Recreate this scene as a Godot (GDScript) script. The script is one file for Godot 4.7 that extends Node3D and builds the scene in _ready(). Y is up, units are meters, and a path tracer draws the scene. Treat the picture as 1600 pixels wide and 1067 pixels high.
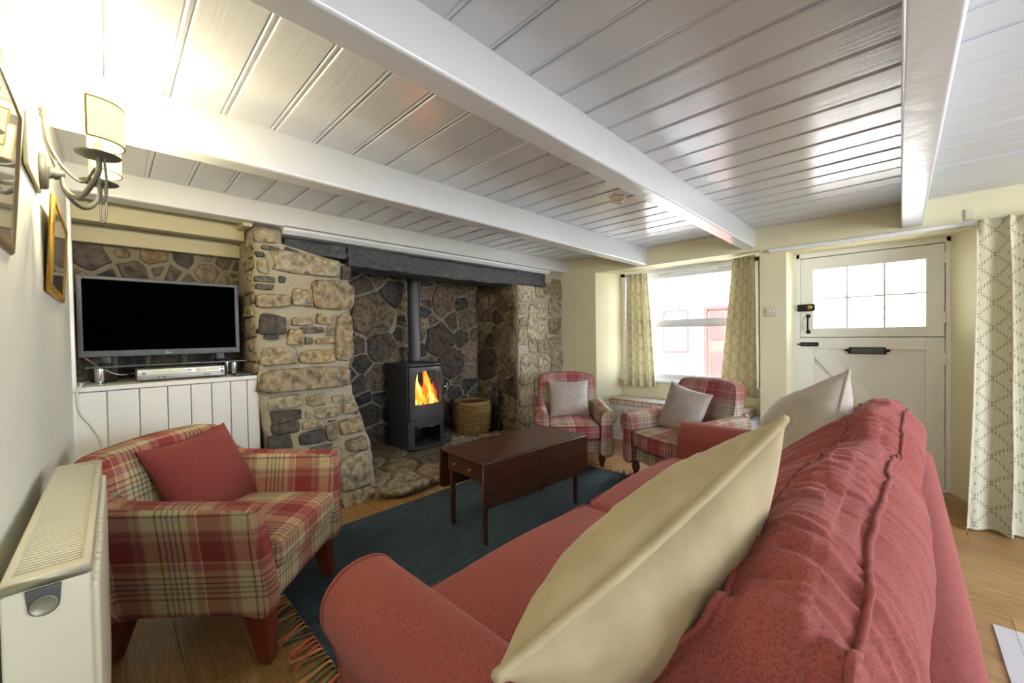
extends Node3D

var M := {}
var taken := {}
var rng := RandomNumberGenerator.new()
var nz := FastNoiseLite.new()
const FRONT := 4.1
const CEIL := 2.13


# ---------------------------------------------------------------- mesh helper
class Geo:
	var P := PackedVector3Array()
	var U := PackedVector2Array()
	var I := PackedInt32Array()
	var xf := Transform3D()
	var uu := Vector3.ZERO
	var uv := Vector3.ZERO
	var uo := Vector2.ZERO

	func add(p: Vector3, t := Vector2.ZERO) -> int:
		P.append(xf * p)
		U.append(t if uu == Vector3.ZERO else Vector2(p.dot(uu), p.dot(uv)) + uo)
		return P.size() - 1

	func tri(a: int, b: int, c: int) -> void:
		I.append(a)
		I.append(b)
		I.append(c)

	func quad(a: int, b: int, c: int, d: int) -> void:
		tri(a, b, c)
		tri(a, c, d)

	func orient(from: int) -> void:
		var vol := 0.0
		var o := P[I[from]]
		for k in range(from, I.size(), 3):
			vol += (P[I[k]] - o).dot((P[I[k + 1]] - o).cross(P[I[k + 2]] - o))
		if vol < 0.0:
			for k in range(from, I.size(), 3):
				var s := I[k + 1]
				I[k + 1] = I[k + 2]
				I[k + 2] = s

	# rings: arrays of points of one length; caps: 0 none, 1 both ends, 2 both ends with sharp rims; wrap joins last ring to first
	func loft(rings: Array, closed := true, caps := 1, wrap := false) -> void:
		var from := I.size()
		var n: int = rings[0].size()
		var m := rings.size()
		var base := P.size()
		for i in m:
			for j in n:
				add(rings[i][j], Vector2(float(j) / n, float(i) / m))
		var mm := m if wrap else m - 1
		var nn := n if closed else n - 1
		for i in mm:
			for j in nn:
				var i2 := (i + 1) % m
				var j2 := (j + 1) % n
				quad(base + i * n + j, base + i * n + j2, base + i2 * n + j2, base + i2 * n + j)
		if caps > 0 and not wrap and closed:
			for e in 2:
				var r: int = 0 if e == 0 else m - 1
				var c := Vector3.ZERO
				for j in n:
					c += rings[r][j]
				var ci := add(c / n)
				var b := base + r * n
				if caps == 2:
					b = P.size()
					for j in n:
						add(rings[r][j])
				for j in n:
					var j2 := (j + 1) % n
					if e == 0:
						tri(ci, b + j2, b + j)
					else:
						tri(ci, b + j, b + j2)
		orient(from)

	func grid(nu: int, nv: int, f: Callable, us := 1.0, vs := 1.0) -> void:
		var b := P.size()
		for i in nu + 1:
			for j in nv + 1:
				var s := float(i) / nu
				var t := float(j) / nv
				add(f.call(s, t), Vector2(s * us, t * vs))
		for i in nu:
			for j in nv:
				var a := b + i * (nv + 1) + j
				quad(a, a + 1, a + nv + 2, a + nv + 1)

	func arrays() -> ArrayMesh:
		var N := PackedVector3Array()
		N.resize(P.size())
		for k in range(0, I.size(), 3):
			var a := I[k]
			var b := I[k + 1]
			var c := I[k + 2]
			var w := (P[b] - P[a]).cross(P[c] - P[a])
			N[a] += w
			N[b] += w
			N[c] += w
		for k in N.size():
			N[k] = N[k].normalized() if N[k].length_squared() > 1e-20 else Vector3.UP
		var J := PackedInt32Array()
		J.resize(I.size())
		for k in range(0, I.size(), 3):
			J[k] = I[k]
			J[k + 1] = I[k + 2]
			J[k + 2] = I[k + 1]
		var arr := []
		arr.resize(Mesh.ARRAY_MAX)
		arr[Mesh.ARRAY_VERTEX] = P
		arr[Mesh.ARRAY_NORMAL] = N
		arr[Mesh.ARRAY_TEX_UV] = U
		arr[Mesh.ARRAY_INDEX] = J
		var am := ArrayMesh.new()
		am.add_surface_from_arrays(Mesh.PRIMITIVE_TRIANGLES, arr)
		return am


# ---------------------------------------------------------------- 2D outlines
func rr(w: float, h: float, r: float, k := 3) -> PackedVector2Array:
	var out := PackedVector2Array()
	r = clampf(r, 0.0001, minf(w, h) / 2.0 - 0.00005)
	for q in 4:
		var c := Vector2([1, -1, -1, 1][q] * (w / 2 - r), [1, 1, -1, -1][q] * (h / 2 - r))
		for i in k + 1:
			var a := (q + float(i) / k) * PI / 2
			out.append(c + Vector2(cos(a), sin(a)) * r)
	return out


func circ(r: float, n: int) -> PackedVector2Array:
	var out := PackedVector2Array()
	for i in n:
		out.append(Vector2(cos(TAU * i / n), sin(TAU * i / n)) * r)
	return out


func area2(p: PackedVector2Array) -> float:
	var s := 0.0
	for i in p.size():
		s += p[i].cross(p[(i + 1) % p.size()])
	return s / 2


func inset(p: PackedVector2Array, d: float) -> PackedVector2Array:
	var out := PackedVector2Array()
	var s := signf(area2(p))
	var n := p.size()
	for i in n:
		var e1 := (p[i] - p[(i + n - 1) % n]).normalized()
		var e2 := (p[(i + 1) % n] - p[i]).normalized()
		var n1 := Vector2(-e1.y, e1.x) * s
		var n2 := Vector2(-e2.y, e2.x) * s
		var m := (n1 + n2)
		m = m / maxf(0.5, m.length_squared() / 2.0)
		out.append(p[i] + m * d)
	return out


# ---------------------------------------------------------------- solids
func box(g: Geo, c: Vector3, s: Vector3, r := 0.004, k := 1) -> void:
	var rings := []
	r = minf(r, minf(s.x, minf(s.y, s.z)) * 0.49)
	for side in 2:
		for i in k + 1:
			var a := (float(i) / k if side == 0 else 1.0 - float(i) / k) * PI / 2
			var ins := r * (1.0 - sin(a))
			var y := (-s.y / 2 + r * (1 - cos(a))) if side == 0 else (s.y / 2 - r * (1 - cos(a)))
			var ring := PackedVector3Array()
			for p in rr(s.x - 2 * ins, s.z - 2 * ins, maxf(r - ins, 0.0003), k):
				ring.append(c + Vector3(p.x, y, p.y))
			rings.append(ring)
	g.loft(rings)


func slab(g: Geo, c: Vector3, s: Vector3, ch := 0.003) -> void:   # cheap: 28 triangles, chamfered rims above and below
	var rings := []
	for q in 4:
		var ins: float = ch if q == 0 or q == 3 else 0.0
		var y: float = [-s.y / 2, -s.y / 2 + ch, s.y / 2 - ch, s.y / 2][q]
		var ring := PackedVector3Array()
		for k in 4:
			ring.append(c + Vector3([1, -1, -1, 1][k] * (s.x / 2 - ins), y, [1, 1, -1, -1][k] * (s.z / 2 - ins)))
		rings.append(ring)
	g.loft(rings)


func lathe(g: Geo, prof: Array, n := 24, c := Vector3.ZERO, caps := 1) -> void:
	var rings := []
	for q in prof:
		var ring := PackedVector3Array()
		for i in n:
			ring.append(c + Vector3(cos(TAU * i / n) * q.x, q.y, sin(TAU * i / n) * q.x))
		rings.append(ring)
	g.loft(rings, true, caps)


func tube(g: Geo, path: PackedVector3Array, r, n := 8, closed := false) -> void:
	var m := path.size()
	var rings := []
	var t0 := Vector3.ZERO
	var nrm := Vector3.ZERO
	for i in m:
		var t: Vector3
		if closed:
			t = (path[(i + 1) % m] - path[(i + m - 1) % m]).normalized()
		else:
			t = (path[mini(i + 1, m - 1)] - path[maxi(i - 1, 0)]).normalized()
		if i == 0:
			nrm = t.cross(Vector3.UP if absf(t.y) < 0.9 else Vector3.RIGHT).normalized()
		else:
			nrm = (nrm - t * nrm.dot(t)).normalized()
		var b := t.cross(nrm)
		var rad: float = r[i] if r is Array or r is PackedFloat32Array else r
		var ring := PackedVector3Array()
		for j in n:
			ring.append(path[i] + (nrm * cos(TAU * j / n) + b * sin(TAU * j / n)) * rad)
		rings.append(ring)
		t0 = t
	if closed:
		g.loft(rings, true, 0, true)
	else:
		g.loft(rings)


func curve(pts: Array, n := 24, closed := false) -> PackedVector3Array:   # smooth line through points
	var out := PackedVector3Array()
	var m := pts.size()
	var segs := m if closed else m - 1
	for s in segs:
		var steps := maxi(2, n / segs)
		for i in steps + (1 if s == segs - 1 and not closed else 0):
			var a: Vector3 = pts[(s + m - 1) % m] if closed else pts[maxi(s - 1, 0)]
			var d: Vector3 = pts[(s + 2) % m] if closed else pts[mini(s + 2, m - 1)]
			var b: Vector3 = pts[s]
			var c: Vector3 = pts[(s + 1) % m]
			out.append(b.cubic_interpolate(c, a, d, float(i) / steps))
	return out


func smooth2(pts: Array, n := 4) -> PackedVector2Array:   # closed smooth outline
	var out := PackedVector2Array()
	var m := pts.size()
	for s in m:
		for i in n:
			var b: Vector2 = pts[s]
			out.append(b.cubic_interpolate(pts[(s + 1) % m], pts[(s + m - 1) % m], pts[(s + 2) % m], float(i) / n))
	return out


func chaikin(p: PackedVector2Array, times := 1, q := 0.25) -> PackedVector2Array:
	for k in times:
		var o := PackedVector2Array()
		for i in p.size():
			var a := p[i]
			var b := p[(i + 1) % p.size()]
			o.append(a.lerp(b, q))
			o.append(a.lerp(b, 1.0 - q))
		p = o
	return p


func extr(g: Geo, poly: PackedVector2Array, d: float, bev := 0.01, k := 2, f = null) -> void:   # outline in x,y; depth along z, centred; f bends it
	var rings := []
	for side in 2:
		for i in k + 1:
			var a := (float(i) / k if side == 0 else 1.0 - float(i) / k) * PI / 2
			var z := (-d / 2 + bev * (1 - cos(a))) * (1 if side == 0 else -1)
			var ring := PackedVector3Array()
			for p in inset(poly, bev * (1 - sin(a))):
				var v := Vector3(p.x, p.y, z)
				ring.append(f.call(v) if f != null else v)
			rings.append(ring)
	g.loft(rings)


func framing(g: Geo, outer: PackedVector2Array, inner: PackedVector2Array, d: float, bev := 0.004, f = null) -> void:   # a frame between two outlines of one length, in x,y, depth along z
	var rings := []
	for q in [[outer, 0.0, 0.0], [outer, d - bev, 0.0], [outer, d, bev], [inner, d, -bev], [inner, d - bev, 0.0], [inner, 0.0, 0.0]]:
		var ring := PackedVector3Array()
		for p in inset(q[0], q[2]):
			var v := Vector3(p.x, p.y, q[1])
			ring.append(f.call(v) if f != null else v)
		rings.append(ring)
	g.loft(rings, true, 0, true)


func axis_marks(s: float, r: float, k: int, m: int) -> PackedFloat32Array:
	var out := PackedFloat32Array()
	for i in k:
		out.append(-s / 2 + r - r * tan(PI / 4 * (1.0 - float(i) / k)))
	for i in m + 1:
		out.append(-s / 2 + r + (s - 2 * r) * i / m)
	for i in k:
		out.append(s / 2 - r + r * tan(PI / 4 * float(i + 1) / k))
	return out


func soft(g: Geo, c: Vector3, s: Vector3, r: float, k: int, mx: Vector3i, f = null) -> void:   # round-edged block on a fine grid; f reshapes it
	var ax := [axis_marks(s.x, r, k, mx.x), axis_marks(s.y, r, k, mx.y), axis_marks(s.z, r, k, mx.z)]
	var seen := {}
	var from := g.I.size()
	var hs := s / 2
	var inn := hs - Vector3(r, r, r)
	for d in 3:
		var e: int = (d + 1) % 3
		var h: int = (d + 2) % 3
		for side in [-1, 1]:
			var ids := PackedInt32Array()
			for i in ax[e].size():
				for j in ax[h].size():
					var q := Vector3.ZERO
					q[d] = hs[d] * side
					q[e] = ax[e][i]
					q[h] = ax[h][j]
					var key := Vector3i((q * 20000.0).round())
					if not seen.has(key):
						var p := q.clamp(-inn, inn)
						var v := p + (q - p).normalized() * r + c
						seen[key] = g.add(f.call(v) if f != null else v)
					ids.append(seen[key])
			var w: int = ax[h].size()
			for i in ax[e].size() - 1:
				for j in w - 1:
					var a = i * w + j
					if side > 0:
						g.quad(ids[a], ids[a + w], ids[a + w + 1], ids[a + 1])
					else:
						g.quad(ids[a], ids[a + 1], ids[a + w + 1], ids[a + w])
	g.orient(from)


# ---------------------------------------------------------------- naming
func numbered(s: String) -> String:
	if not taken.has(s):
		taken[s] = 0
		return s
	taken[s] += 1
	return "%s_%03d" % [s, taken[s]]


func tag(o: Node, label: String, category := "", group := "", kind := "") -> Node:
	if label:
		o.set_meta("label", label)
	if category:
		o.set_meta("category", category)
	if group:
		o.set_meta("group", group)
	if kind:
		o.set_meta("kind", kind)
	return o


func thing(called: String, label: String, category: String, at := Vector3.ZERO, turn := 0.0, group := "", kind := "") -> Node3D:
	var o := Node3D.new()
	o.name = numbered(called)
	o.position = at
	o.rotation.y = turn
	add_child(o)
	tag(o, label, category, group, kind)
	return o


func put(called: String, g: Geo, m: Material, parent: Node) -> MeshInstance3D:
	var o := MeshInstance3D.new()
	o.mesh = g.arrays()
	o.material_override = m
	o.name = called
	parent.add_child(o, true)
	return o


func solo(called: String, g: Geo, m: Material, label: String, category: String, at := Vector3.ZERO, group := "", kind := "") -> MeshInstance3D:
	var o := MeshInstance3D.new()
	o.mesh = g.arrays()
	o.material_override = m
	o.name = numbered(called)
	o.position = at
	add_child(o)
	tag(o, label, category, group, kind)
	return o


func copy(o: Node3D, label: String) -> Node3D:
	var c: Node3D = o.duplicate()
	c.name = numbered(RegEx.create_from_string("_\\d{3}$").sub(o.name, ""))
	add_child(c)
	c.set_meta("label", label)
	return c


func geo(base := Vector3.ZERO) -> Geo:
	var g := Geo.new()
	g.xf = Transform3D(Basis(), -base)
	return g


# ---------------------------------------------------------------- textures and materials
func c8(r: int, g: int, b: int) -> Color:
	return Color(r / 255.0, g / 255.0, b / 255.0)


func noise_tex(freq: float, oct: int, cols: Array, size := 512, kind := FastNoiseLite.TYPE_SIMPLEX_SMOOTH, sd := 1) -> NoiseTexture2D:
	var n := FastNoiseLite.new()
	n.noise_type = kind
	n.frequency = freq
	n.fractal_octaves = oct
	n.seed = sd
	var t := NoiseTexture2D.new()
	t.width = size
	t.height = size
	t.seamless = true
	t.noise = n
	if cols.size():
		var gr := Gradient.new()
		var off := PackedFloat32Array()
		var cc := PackedColorArray()
		for i in cols.size():
			off.append(float(i) / (cols.size() - 1))
			cc.append(cols[i])
		gr.offsets = off
		gr.colors = cc
		t.color_ramp = gr
	return t


func grey(v: float) -> Color:
	return Color(v, v, v)


func image_tex(w: int, h: int, f: Callable) -> ImageTexture:
	var data := PackedByteArray()
	data.resize(w * h * 3)
	var k := 0
	for y in h:
		for x in w:
			var c: Color = f.call(x, y)
			data[k] = clampi(int(c.r * 255.0), 0, 255)
			data[k + 1] = clampi(int(c.g * 255.0), 0, 255)
			data[k + 2] = clampi(int(c.b * 255.0), 0, 255)
			k += 3
	return ImageTexture.create_from_image(Image.create_from_data(w, h, false, Image.FORMAT_RGB8, data))


func mat(c: Color, rough := 0.6, tex: Texture2D = null, period := 1.0, bump: Texture2D = null, bump_cm := 0.1, metal := 0.0) -> StandardMaterial3D:
	var m := StandardMaterial3D.new()
	m.albedo_color = c
	m.roughness = rough
	m.metallic = metal
	if tex:
		m.albedo_texture = tex
	if bump:
		m.heightmap_enabled = true
		m.heightmap_texture = bump
		m.heightmap_scale = bump_cm
	if tex or bump:
		m.uv1_triplanar = true
		m.uv1_triplanar_sharpness = 6.0
		m.uv1_scale = Vector3.ONE / period
	return m


func uvmat(m: StandardMaterial3D, sx := 1.0, sy := 1.0) -> StandardMaterial3D:
	m.uv1_triplanar = false
	m.uv1_scale = Vector3(sx, sy, 1)
	return m


func tinted(m: StandardMaterial3D, c: Color) -> StandardMaterial3D:
	var o: StandardMaterial3D = m.duplicate()
	o.albedo_color = c
	return o


func tartan(base: Color, blocks: Array, lines: Array) -> ImageTexture:
	var n := 512
	var line := PackedColorArray()
	line.resize(n)
	for i in n:
		var t := float(i) / n
		var c := base
		for b in blocks:
			var e := smoothstep(b[0] - 0.004, b[0] + 0.004, t) * (1.0 - smoothstep(b[1] - 0.004, b[1] + 0.004, t))
			c = c.lerp(b[2], e)
		for l in lines:
			var e: float = 1.0 - smoothstep(l[1] * 0.5, l[1] * 0.5 + 0.004, absf(t - l[0]))
			c = c.lerp(l[2], e * 0.85)
		line[i] = c
	var r := RandomNumberGenerator.new()
	r.seed = 4
	var data := PackedByteArray()
	data.resize(n * n * 3)
	var k := 0
	for y in n:
		var wy := line[y]
		for x in n:
			var over := ((x + y) >> 1) % 4
			var w := 0.72 if over < 2 else 0.28
			var s := 0.88 + r.randf() * 0.2
			var c := line[x].lerp(wy, w)
			data[k] = clampi(int(c.r * s * 255.0), 0, 255)
			data[k + 1] = clampi(int(c.g * s * 255.0), 0, 255)
			data[k + 2] = clampi(int(c.b * s * 255.0), 0, 255)
			k += 3
	return ImageTexture.create_from_image(Image.create_from_data(n, n, false, Image.FORMAT_RGB8, data))


func wood_tex(dark: Color, light: Color, sd: int, w := 512, h := 512, stretch := 9.0, rings := 7.0) -> ImageTexture:   # grain runs along x
	var a := FastNoiseLite.new()
	a.seed = sd
	a.frequency = 0.006
	a.fractal_octaves = 3
	var b := FastNoiseLite.new()
	b.seed = sd + 7
	b.frequency = 0.05
	b.fractal_octaves = 2
	return image_tex(w, h, func(x, y):
		var e := minf(1.0, minf(x, w - x) / 40.0)
		var q := a.get_noise_2d(x * 1.0 / stretch * 3.0, y * 2.2)
		var g := 0.5 + 0.5 * sin((q * rings + y * 0.02) * TAU)
		var f := 0.5 + 0.5 * b.get_noise_2d(x / stretch, y * 3.0)
		return dark.lerp(light, clampf(0.15 + 0.4 * g * g + 0.55 * f * (0.6 + 0.4 * e), 0.0, 1.0)))


func leaf_print() -> ImageTexture:   # cream cotton with a trellis of leafy sprigs and a small flower in every diamond
	var w := 320
	var h := 300
	var cream := c8(222, 217, 190)
	var leaf := c8(132, 126, 90)
	var n := FastNoiseLite.new()
	n.frequency = 0.2
	var thread := FastNoiseLite.new()
	thread.frequency = 0.05
	return image_tex(w, h, func(x, y):
		var u := absf(x / float(w) - 0.5) * 2.0
		var v := absf(y / float(h) - 0.5) * 2.0
		var d := (u + v - 1.0) * 75.0
		var s := (u - v) * 110.0
		var c := cream * (0.97 + 0.05 * thread.get_noise_2d(x * 4.0, y * 0.5))
		var ph := fposmod(s, 20.0) - 10.0
		var off := 5.5 if fposmod(s, 40.0) < 20.0 else -5.5
		var leafy := Vector2(ph * 0.62 + (d - off) * 0.3, (d - off) * 0.95).length() + n.get_noise_2d(x, y) * 2.5
		if leafy < 5.8:
			c = leaf.lerp(c8(186, 180, 142), 0.5 + 0.5 * n.get_noise_2d(x + 50, y))
		var p := Vector2(x - w / 2.0, y - h / 2.0)
		if p.length() < 9.0:
			c = c8(176, 96, 84)
		elif absf(p.x) < 1.6 and p.y > 0 and p.y < 26 or Vector2(absf(p.x) - 7, p.y - 16).length() < 4.5 or Vector2(absf(p.x) - 9, p.y + 3).length() < 3.4:
			c = c8(136, 132, 98)
		return c)


func rug_tex() -> ImageTexture:
	var a := FastNoiseLite.new()
	a.frequency = 0.02
	a.fractal_octaves = 3
	var r := RandomNumberGenerator.new()
	r.seed = 9
	return image_tex(512, 512, func(x, y):
		var row := int(y / 4)
		var k := 0.5 + 0.5 * a.get_noise_2d(x * 0.35, row * 14.0)
		var c := c8(34, 44, 60).lerp(c8(104, 134, 160), k * k)
		c = c.lerp(c8(56, 78, 82), 0.5 + 0.5 * a.get_noise_2d(row * 9.0, x * 0.2 + 300))
		var knot := 0.7 + 0.42 * absf(sin((x + (row % 2) * 4.0) * PI / 8.0))
		var gap := 0.5 if int(y) % 4 == 3 else 1.0
		return c * knot * gap * (0.85 + r.randf() * 0.3))


func make_materials() -> void:
	var speck := noise_tex(0.35, 3, [grey(0.55), grey(0.85), grey(1.0)], 512, FastNoiseLite.TYPE_SIMPLEX, 3)
	var soft_bump := noise_tex(0.012, 4, [], 512, FastNoiseLite.TYPE_SIMPLEX_SMOOTH, 5)
	var fine_bump := noise_tex(0.3, 2, [], 512, FastNoiseLite.TYPE_SIMPLEX, 8)
	var brushed := NoiseTexture2D.new()
	var streak := image_tex(512, 512, func(x, y): return grey(0.5 + 0.35 * nz.get_noise_2d(x * 14.0, y * 0.7) + 0.25 * nz.get_noise_2d(x * 4.0 + 900, y * 1.6)))
	M.wall = mat(c8(228, 222, 186), 0.75, null, 1.0, soft_bump, 0.25)
	M.wall_pale = mat(c8(228, 229, 214), 0.7, null, 1.2, soft_bump, 0.25)
	M.wall.uv1_scale = Vector3.ONE / 1.2
	M.ceil = uvmat(mat(c8(208, 213, 220), 0.22, null, 1.0, streak, 0.02), 2.0, 0.8)
	M.ceil.heightmap_scale = 0.06
	M.ceil.metallic_specular = 0.7
	M.beam = mat(c8(216, 219, 220), 0.28, null, 0.8, soft_bump, 0.15)
	M.beam.metallic_specular = 0.65
	M.cream = mat(c8(192, 183, 146), 0.6, null, 0.9, soft_bump, 0.1)
	M.white = mat(c8(236, 236, 232), 0.35)
	M.white_flat = mat(c8(232, 232, 226), 0.5, null, 0.6, soft_bump, 0.05)
	M.door = mat(c8(244, 245, 234), 0.4, null, 0.7, soft_bump, 0.06)
	M.upvc = mat(c8(240, 241, 242), 0.3)
	M.enamel = mat(c8(218, 212, 184), 0.35)
	# stone
	var patch := noise_tex(0.01, 5, [c8(104, 102, 98), c8(164, 156, 142), c8(204, 198, 182), c8(172, 154, 126), c8(236, 232, 222)], 512, FastNoiseLite.TYPE_SIMPLEX_SMOOTH, 21)
	var pits := noise_tex(0.018, 7, [grey(0.48), grey(0.8), grey(0.96), grey(1.0), grey(1.0)], 512, FastNoiseLite.TYPE_SIMPLEX_SMOOTH, 22)
	var rockbump := noise_tex(0.025, 6, [], 512, FastNoiseLite.TYPE_SIMPLEX_SMOOTH, 23)
	var tone := {"t": c8(222, 214, 194), "g": c8(150, 150, 148), "d": c8(112, 112, 112), "k": c8(226, 222, 210), "o": c8(214, 202, 180), "y": c8(232, 218, 186), "b": c8(204, 192, 174), "s": c8(132, 124, 120), "w": c8(252, 250, 240), "r": c8(168, 92, 72), "u": c8(172, 158, 138), "v": c8(104, 102, 104)}
	for k in tone:
		var m := mat(tone[k], 0.88, patch, 0.7, rockbump, 0.45)
		m.detail_enabled = true
		m.detail_blend_mode = BaseMaterial3D.BLEND_MODE_MUL
		m.detail_albedo = pits
		M["stone_" + k] = m
	M.mortar = mat(c8(206, 196, 170), 0.95, speck, 0.3, rockbump, 0.5)
	M.mortar_dark = mat(c8(178, 168, 148), 0.95, speck, 0.3, rockbump, 0.5)
	M.lintel = mat(c8(62, 63, 66), 0.5, pits, 0.5, rockbump, 0.9)
	# cloth
	var felt := noise_tex(0.33, 2, [c8(168, 148, 144), c8(222, 210, 204), c8(250, 244, 240)], 512, FastNoiseLite.TYPE_VALUE_CUBIC, 31)
	M.red = mat(c8(166, 88, 80), 0.95, felt, 0.4)
	M.red_dark = mat(c8(146, 66, 62), 0.95, felt, 0.4)
	var nap := noise_tex(0.01, 4, [grey(0.9), grey(0.96), grey(1.0)], 512, FastNoiseLite.TYPE_SIMPLEX_SMOOTH, 33)
	M.velvet = mat(c8(184, 168, 128), 0.8, nap, 0.5, fine_bump, 0.02)
	M.velvet_cool = mat(c8(188, 178, 160), 0.8, nap, 0.5, fine_bump, 0.02)
	M.silver = mat(c8(186, 176, 168), 0.6, nap, 0.4, fine_bump, 0.02)
	for k in ["red", "red_dark", "velvet", "velvet_cool", "silver"]:
		M[k].rim_enabled = true
		M[k].rim = 0.5
		M[k].rim_tint = 0.6
	var red := c8(136, 50, 50)
	var pink := c8(162, 106, 92)
	var brown := c8(96, 70, 54)
	var teal := c8(62, 92, 104)
	var straw := c8(214, 198, 132)
	var t1 := tartan(c8(196, 182, 142), [[0.0, 0.26, red], [0.26, 0.37, pink], [0.88, 1.0, pink]], [[0.03, 0.014, brown], [0.27, 0.014, straw], [0.42, 0.012, straw], [0.45, 0.02, brown], [0.52, 0.014, brown], [0.58, 0.02, teal], [0.64, 0.014, brown], [0.71, 0.022, brown], [0.8, 0.014, straw], [0.93, 0.014, brown]])
	M.tartan = mat(Color.WHITE, 0.95, t1, 0.32, fine_bump, 0.02)
	M.tartan.uv1_offset = Vector3(0.1, 0.4, 0.3)
	M.tartan.uv1_triplanar_sharpness = 14.0
	var t2 := tartan(c8(196, 182, 168), [[0.0, 0.3, c8(156, 66, 74)], [0.3, 0.4, c8(182, 128, 126)], [0.66, 0.86, c8(168, 154, 118)]], [[0.03, 0.01, c8(90, 60, 60)], [0.15, 0.008, c8(220, 190, 180)], [0.28, 0.012, c8(110, 100, 80)], [0.45, 0.018, c8(110, 104, 84)], [0.5, 0.012, c8(96, 92, 96)], [0.56, 0.012, c8(110, 104, 84)], [0.72, 0.012, c8(120, 110, 70)], [0.78, 0.012, c8(96, 88, 60)], [0.83, 0.012, c8(120, 110, 70)], [0.92, 0.02, c8(168, 76, 84)]])
	M.tartan_daylit = mat(Color.WHITE, 0.95, t2, 0.4, fine_bump, 0.02)  # cool daylight tint put into the plaid colours of the far chairs
	M.tartan_daylit.uv1_triplanar_sharpness = 14.0
	M.welt = mat(c8(112, 52, 56), 0.9)
	M.curtain = uvmat(mat(Color.WHITE, 0.9, leaf_print()))
	M.curtain.backlight_enabled = true
	M.curtain.backlight = Color(0.55, 0.55, 0.52)
	M.lining = mat(c8(238, 236, 228), 0.9)
	M.lining.backlight_enabled = true
	M.lining.backlight = Color(1.0, 0.97, 0.85)
	M.rug = uvmat(mat(Color.WHITE, 1.0, rug_tex(), 1.0, fine_bump, 0.3), 1.0, 1.0)
	M.mat_white = mat(c8(232, 230, 228), 0.95, speck, 0.2)
	# wood
	M.floor = []
	for i in 3:
		M.floor.append(uvmat(mat([c8(255, 255, 255), c8(238, 232, 224), c8(250, 240, 226)][i], 0.42, wood_tex(c8(122, 93, 54), c8(186, 149, 98), 40 + i, 512, 384, 12.0, 4.0))))
	M.mahogany = mat(Color.WHITE, 0.3, wood_tex(c8(44, 26, 19), c8(94, 57, 42), 60, 512, 512, 12.0, 3.0), 0.7)
	M.leg = mat(c8(124, 60, 38), 0.4, wood_tex(c8(170, 150, 140), c8(255, 245, 240), 61), 0.4)
	M.bun = mat(c8(104, 66, 38), 0.4)
	# metal and the rest
	M.stove = mat(c8(70, 72, 78), 0.45, null, 0.3, fine_bump, 0.01, 0.3)
	M.soot = mat(c8(20, 18, 17), 0.95)
	M.iron = mat(c8(34, 34, 36), 0.5, null, 0.1, fine_bump, 0.02, 0.5)
	M.pewter = mat(c8(88, 88, 84), 0.5, null, 0.1, fine_bump, 0.01, 0.4)
	M.chrome = mat(c8(220, 222, 226), 0.2, null, 1.0, null, 0.0, 1.0)
	M.brass = mat(c8(190, 150, 80), 0.3, null, 1.0, null, 0.0, 1.0)
	M.silver_plastic = mat(c8(196, 196, 186), 0.35, null, 1.0, null, 0.0, 0.3)
	M.grey_plastic = mat(c8(66, 68, 72), 0.4)
	M.black = mat(c8(16, 16, 18), 0.4)
	M.screen = mat(c8(2, 2, 2), 0.9)
	M.screen.metallic_specular = 0.0
	M.gold = mat(c8(206, 160, 66), 0.35, null, 0.2, fine_bump, 0.02, 0.5)
	M.frame = mat(c8(150, 132, 96), 0.4, null, 0.2, fine_bump, 0.02, 0.4)
	M.wicker = mat(c8(186, 150, 92), 0.75, speck, 0.15)
	M.cord_white = mat(c8(226, 222, 210), 0.5)
	var gl := StandardMaterial3D.new()
	gl.albedo_color = Color(0.95, 0.98, 0.97, 0.06)
	gl.roughness = 0.02
	gl.transparency = BaseMaterial3D.TRANSPARENCY_ALPHA
	M.glass = gl


func glow(c: Color, e: float) -> StandardMaterial3D:
	var m := StandardMaterial3D.new()
	m.albedo_color = c
	m.emission_enabled = true
	m.emission = c
	m.emission_energy_multiplier = e
	return m


func lamp(o: Light3D, called: String, e: float, c: Color, size: float, at: Vector3, parent: Node) -> void:
	o.name = called
	o.light_energy = e
	o.light_color = c
	o.light_size = size
	o.shadow_enabled = true
	o.position = at
	parent.add_child(o, true)


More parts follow.
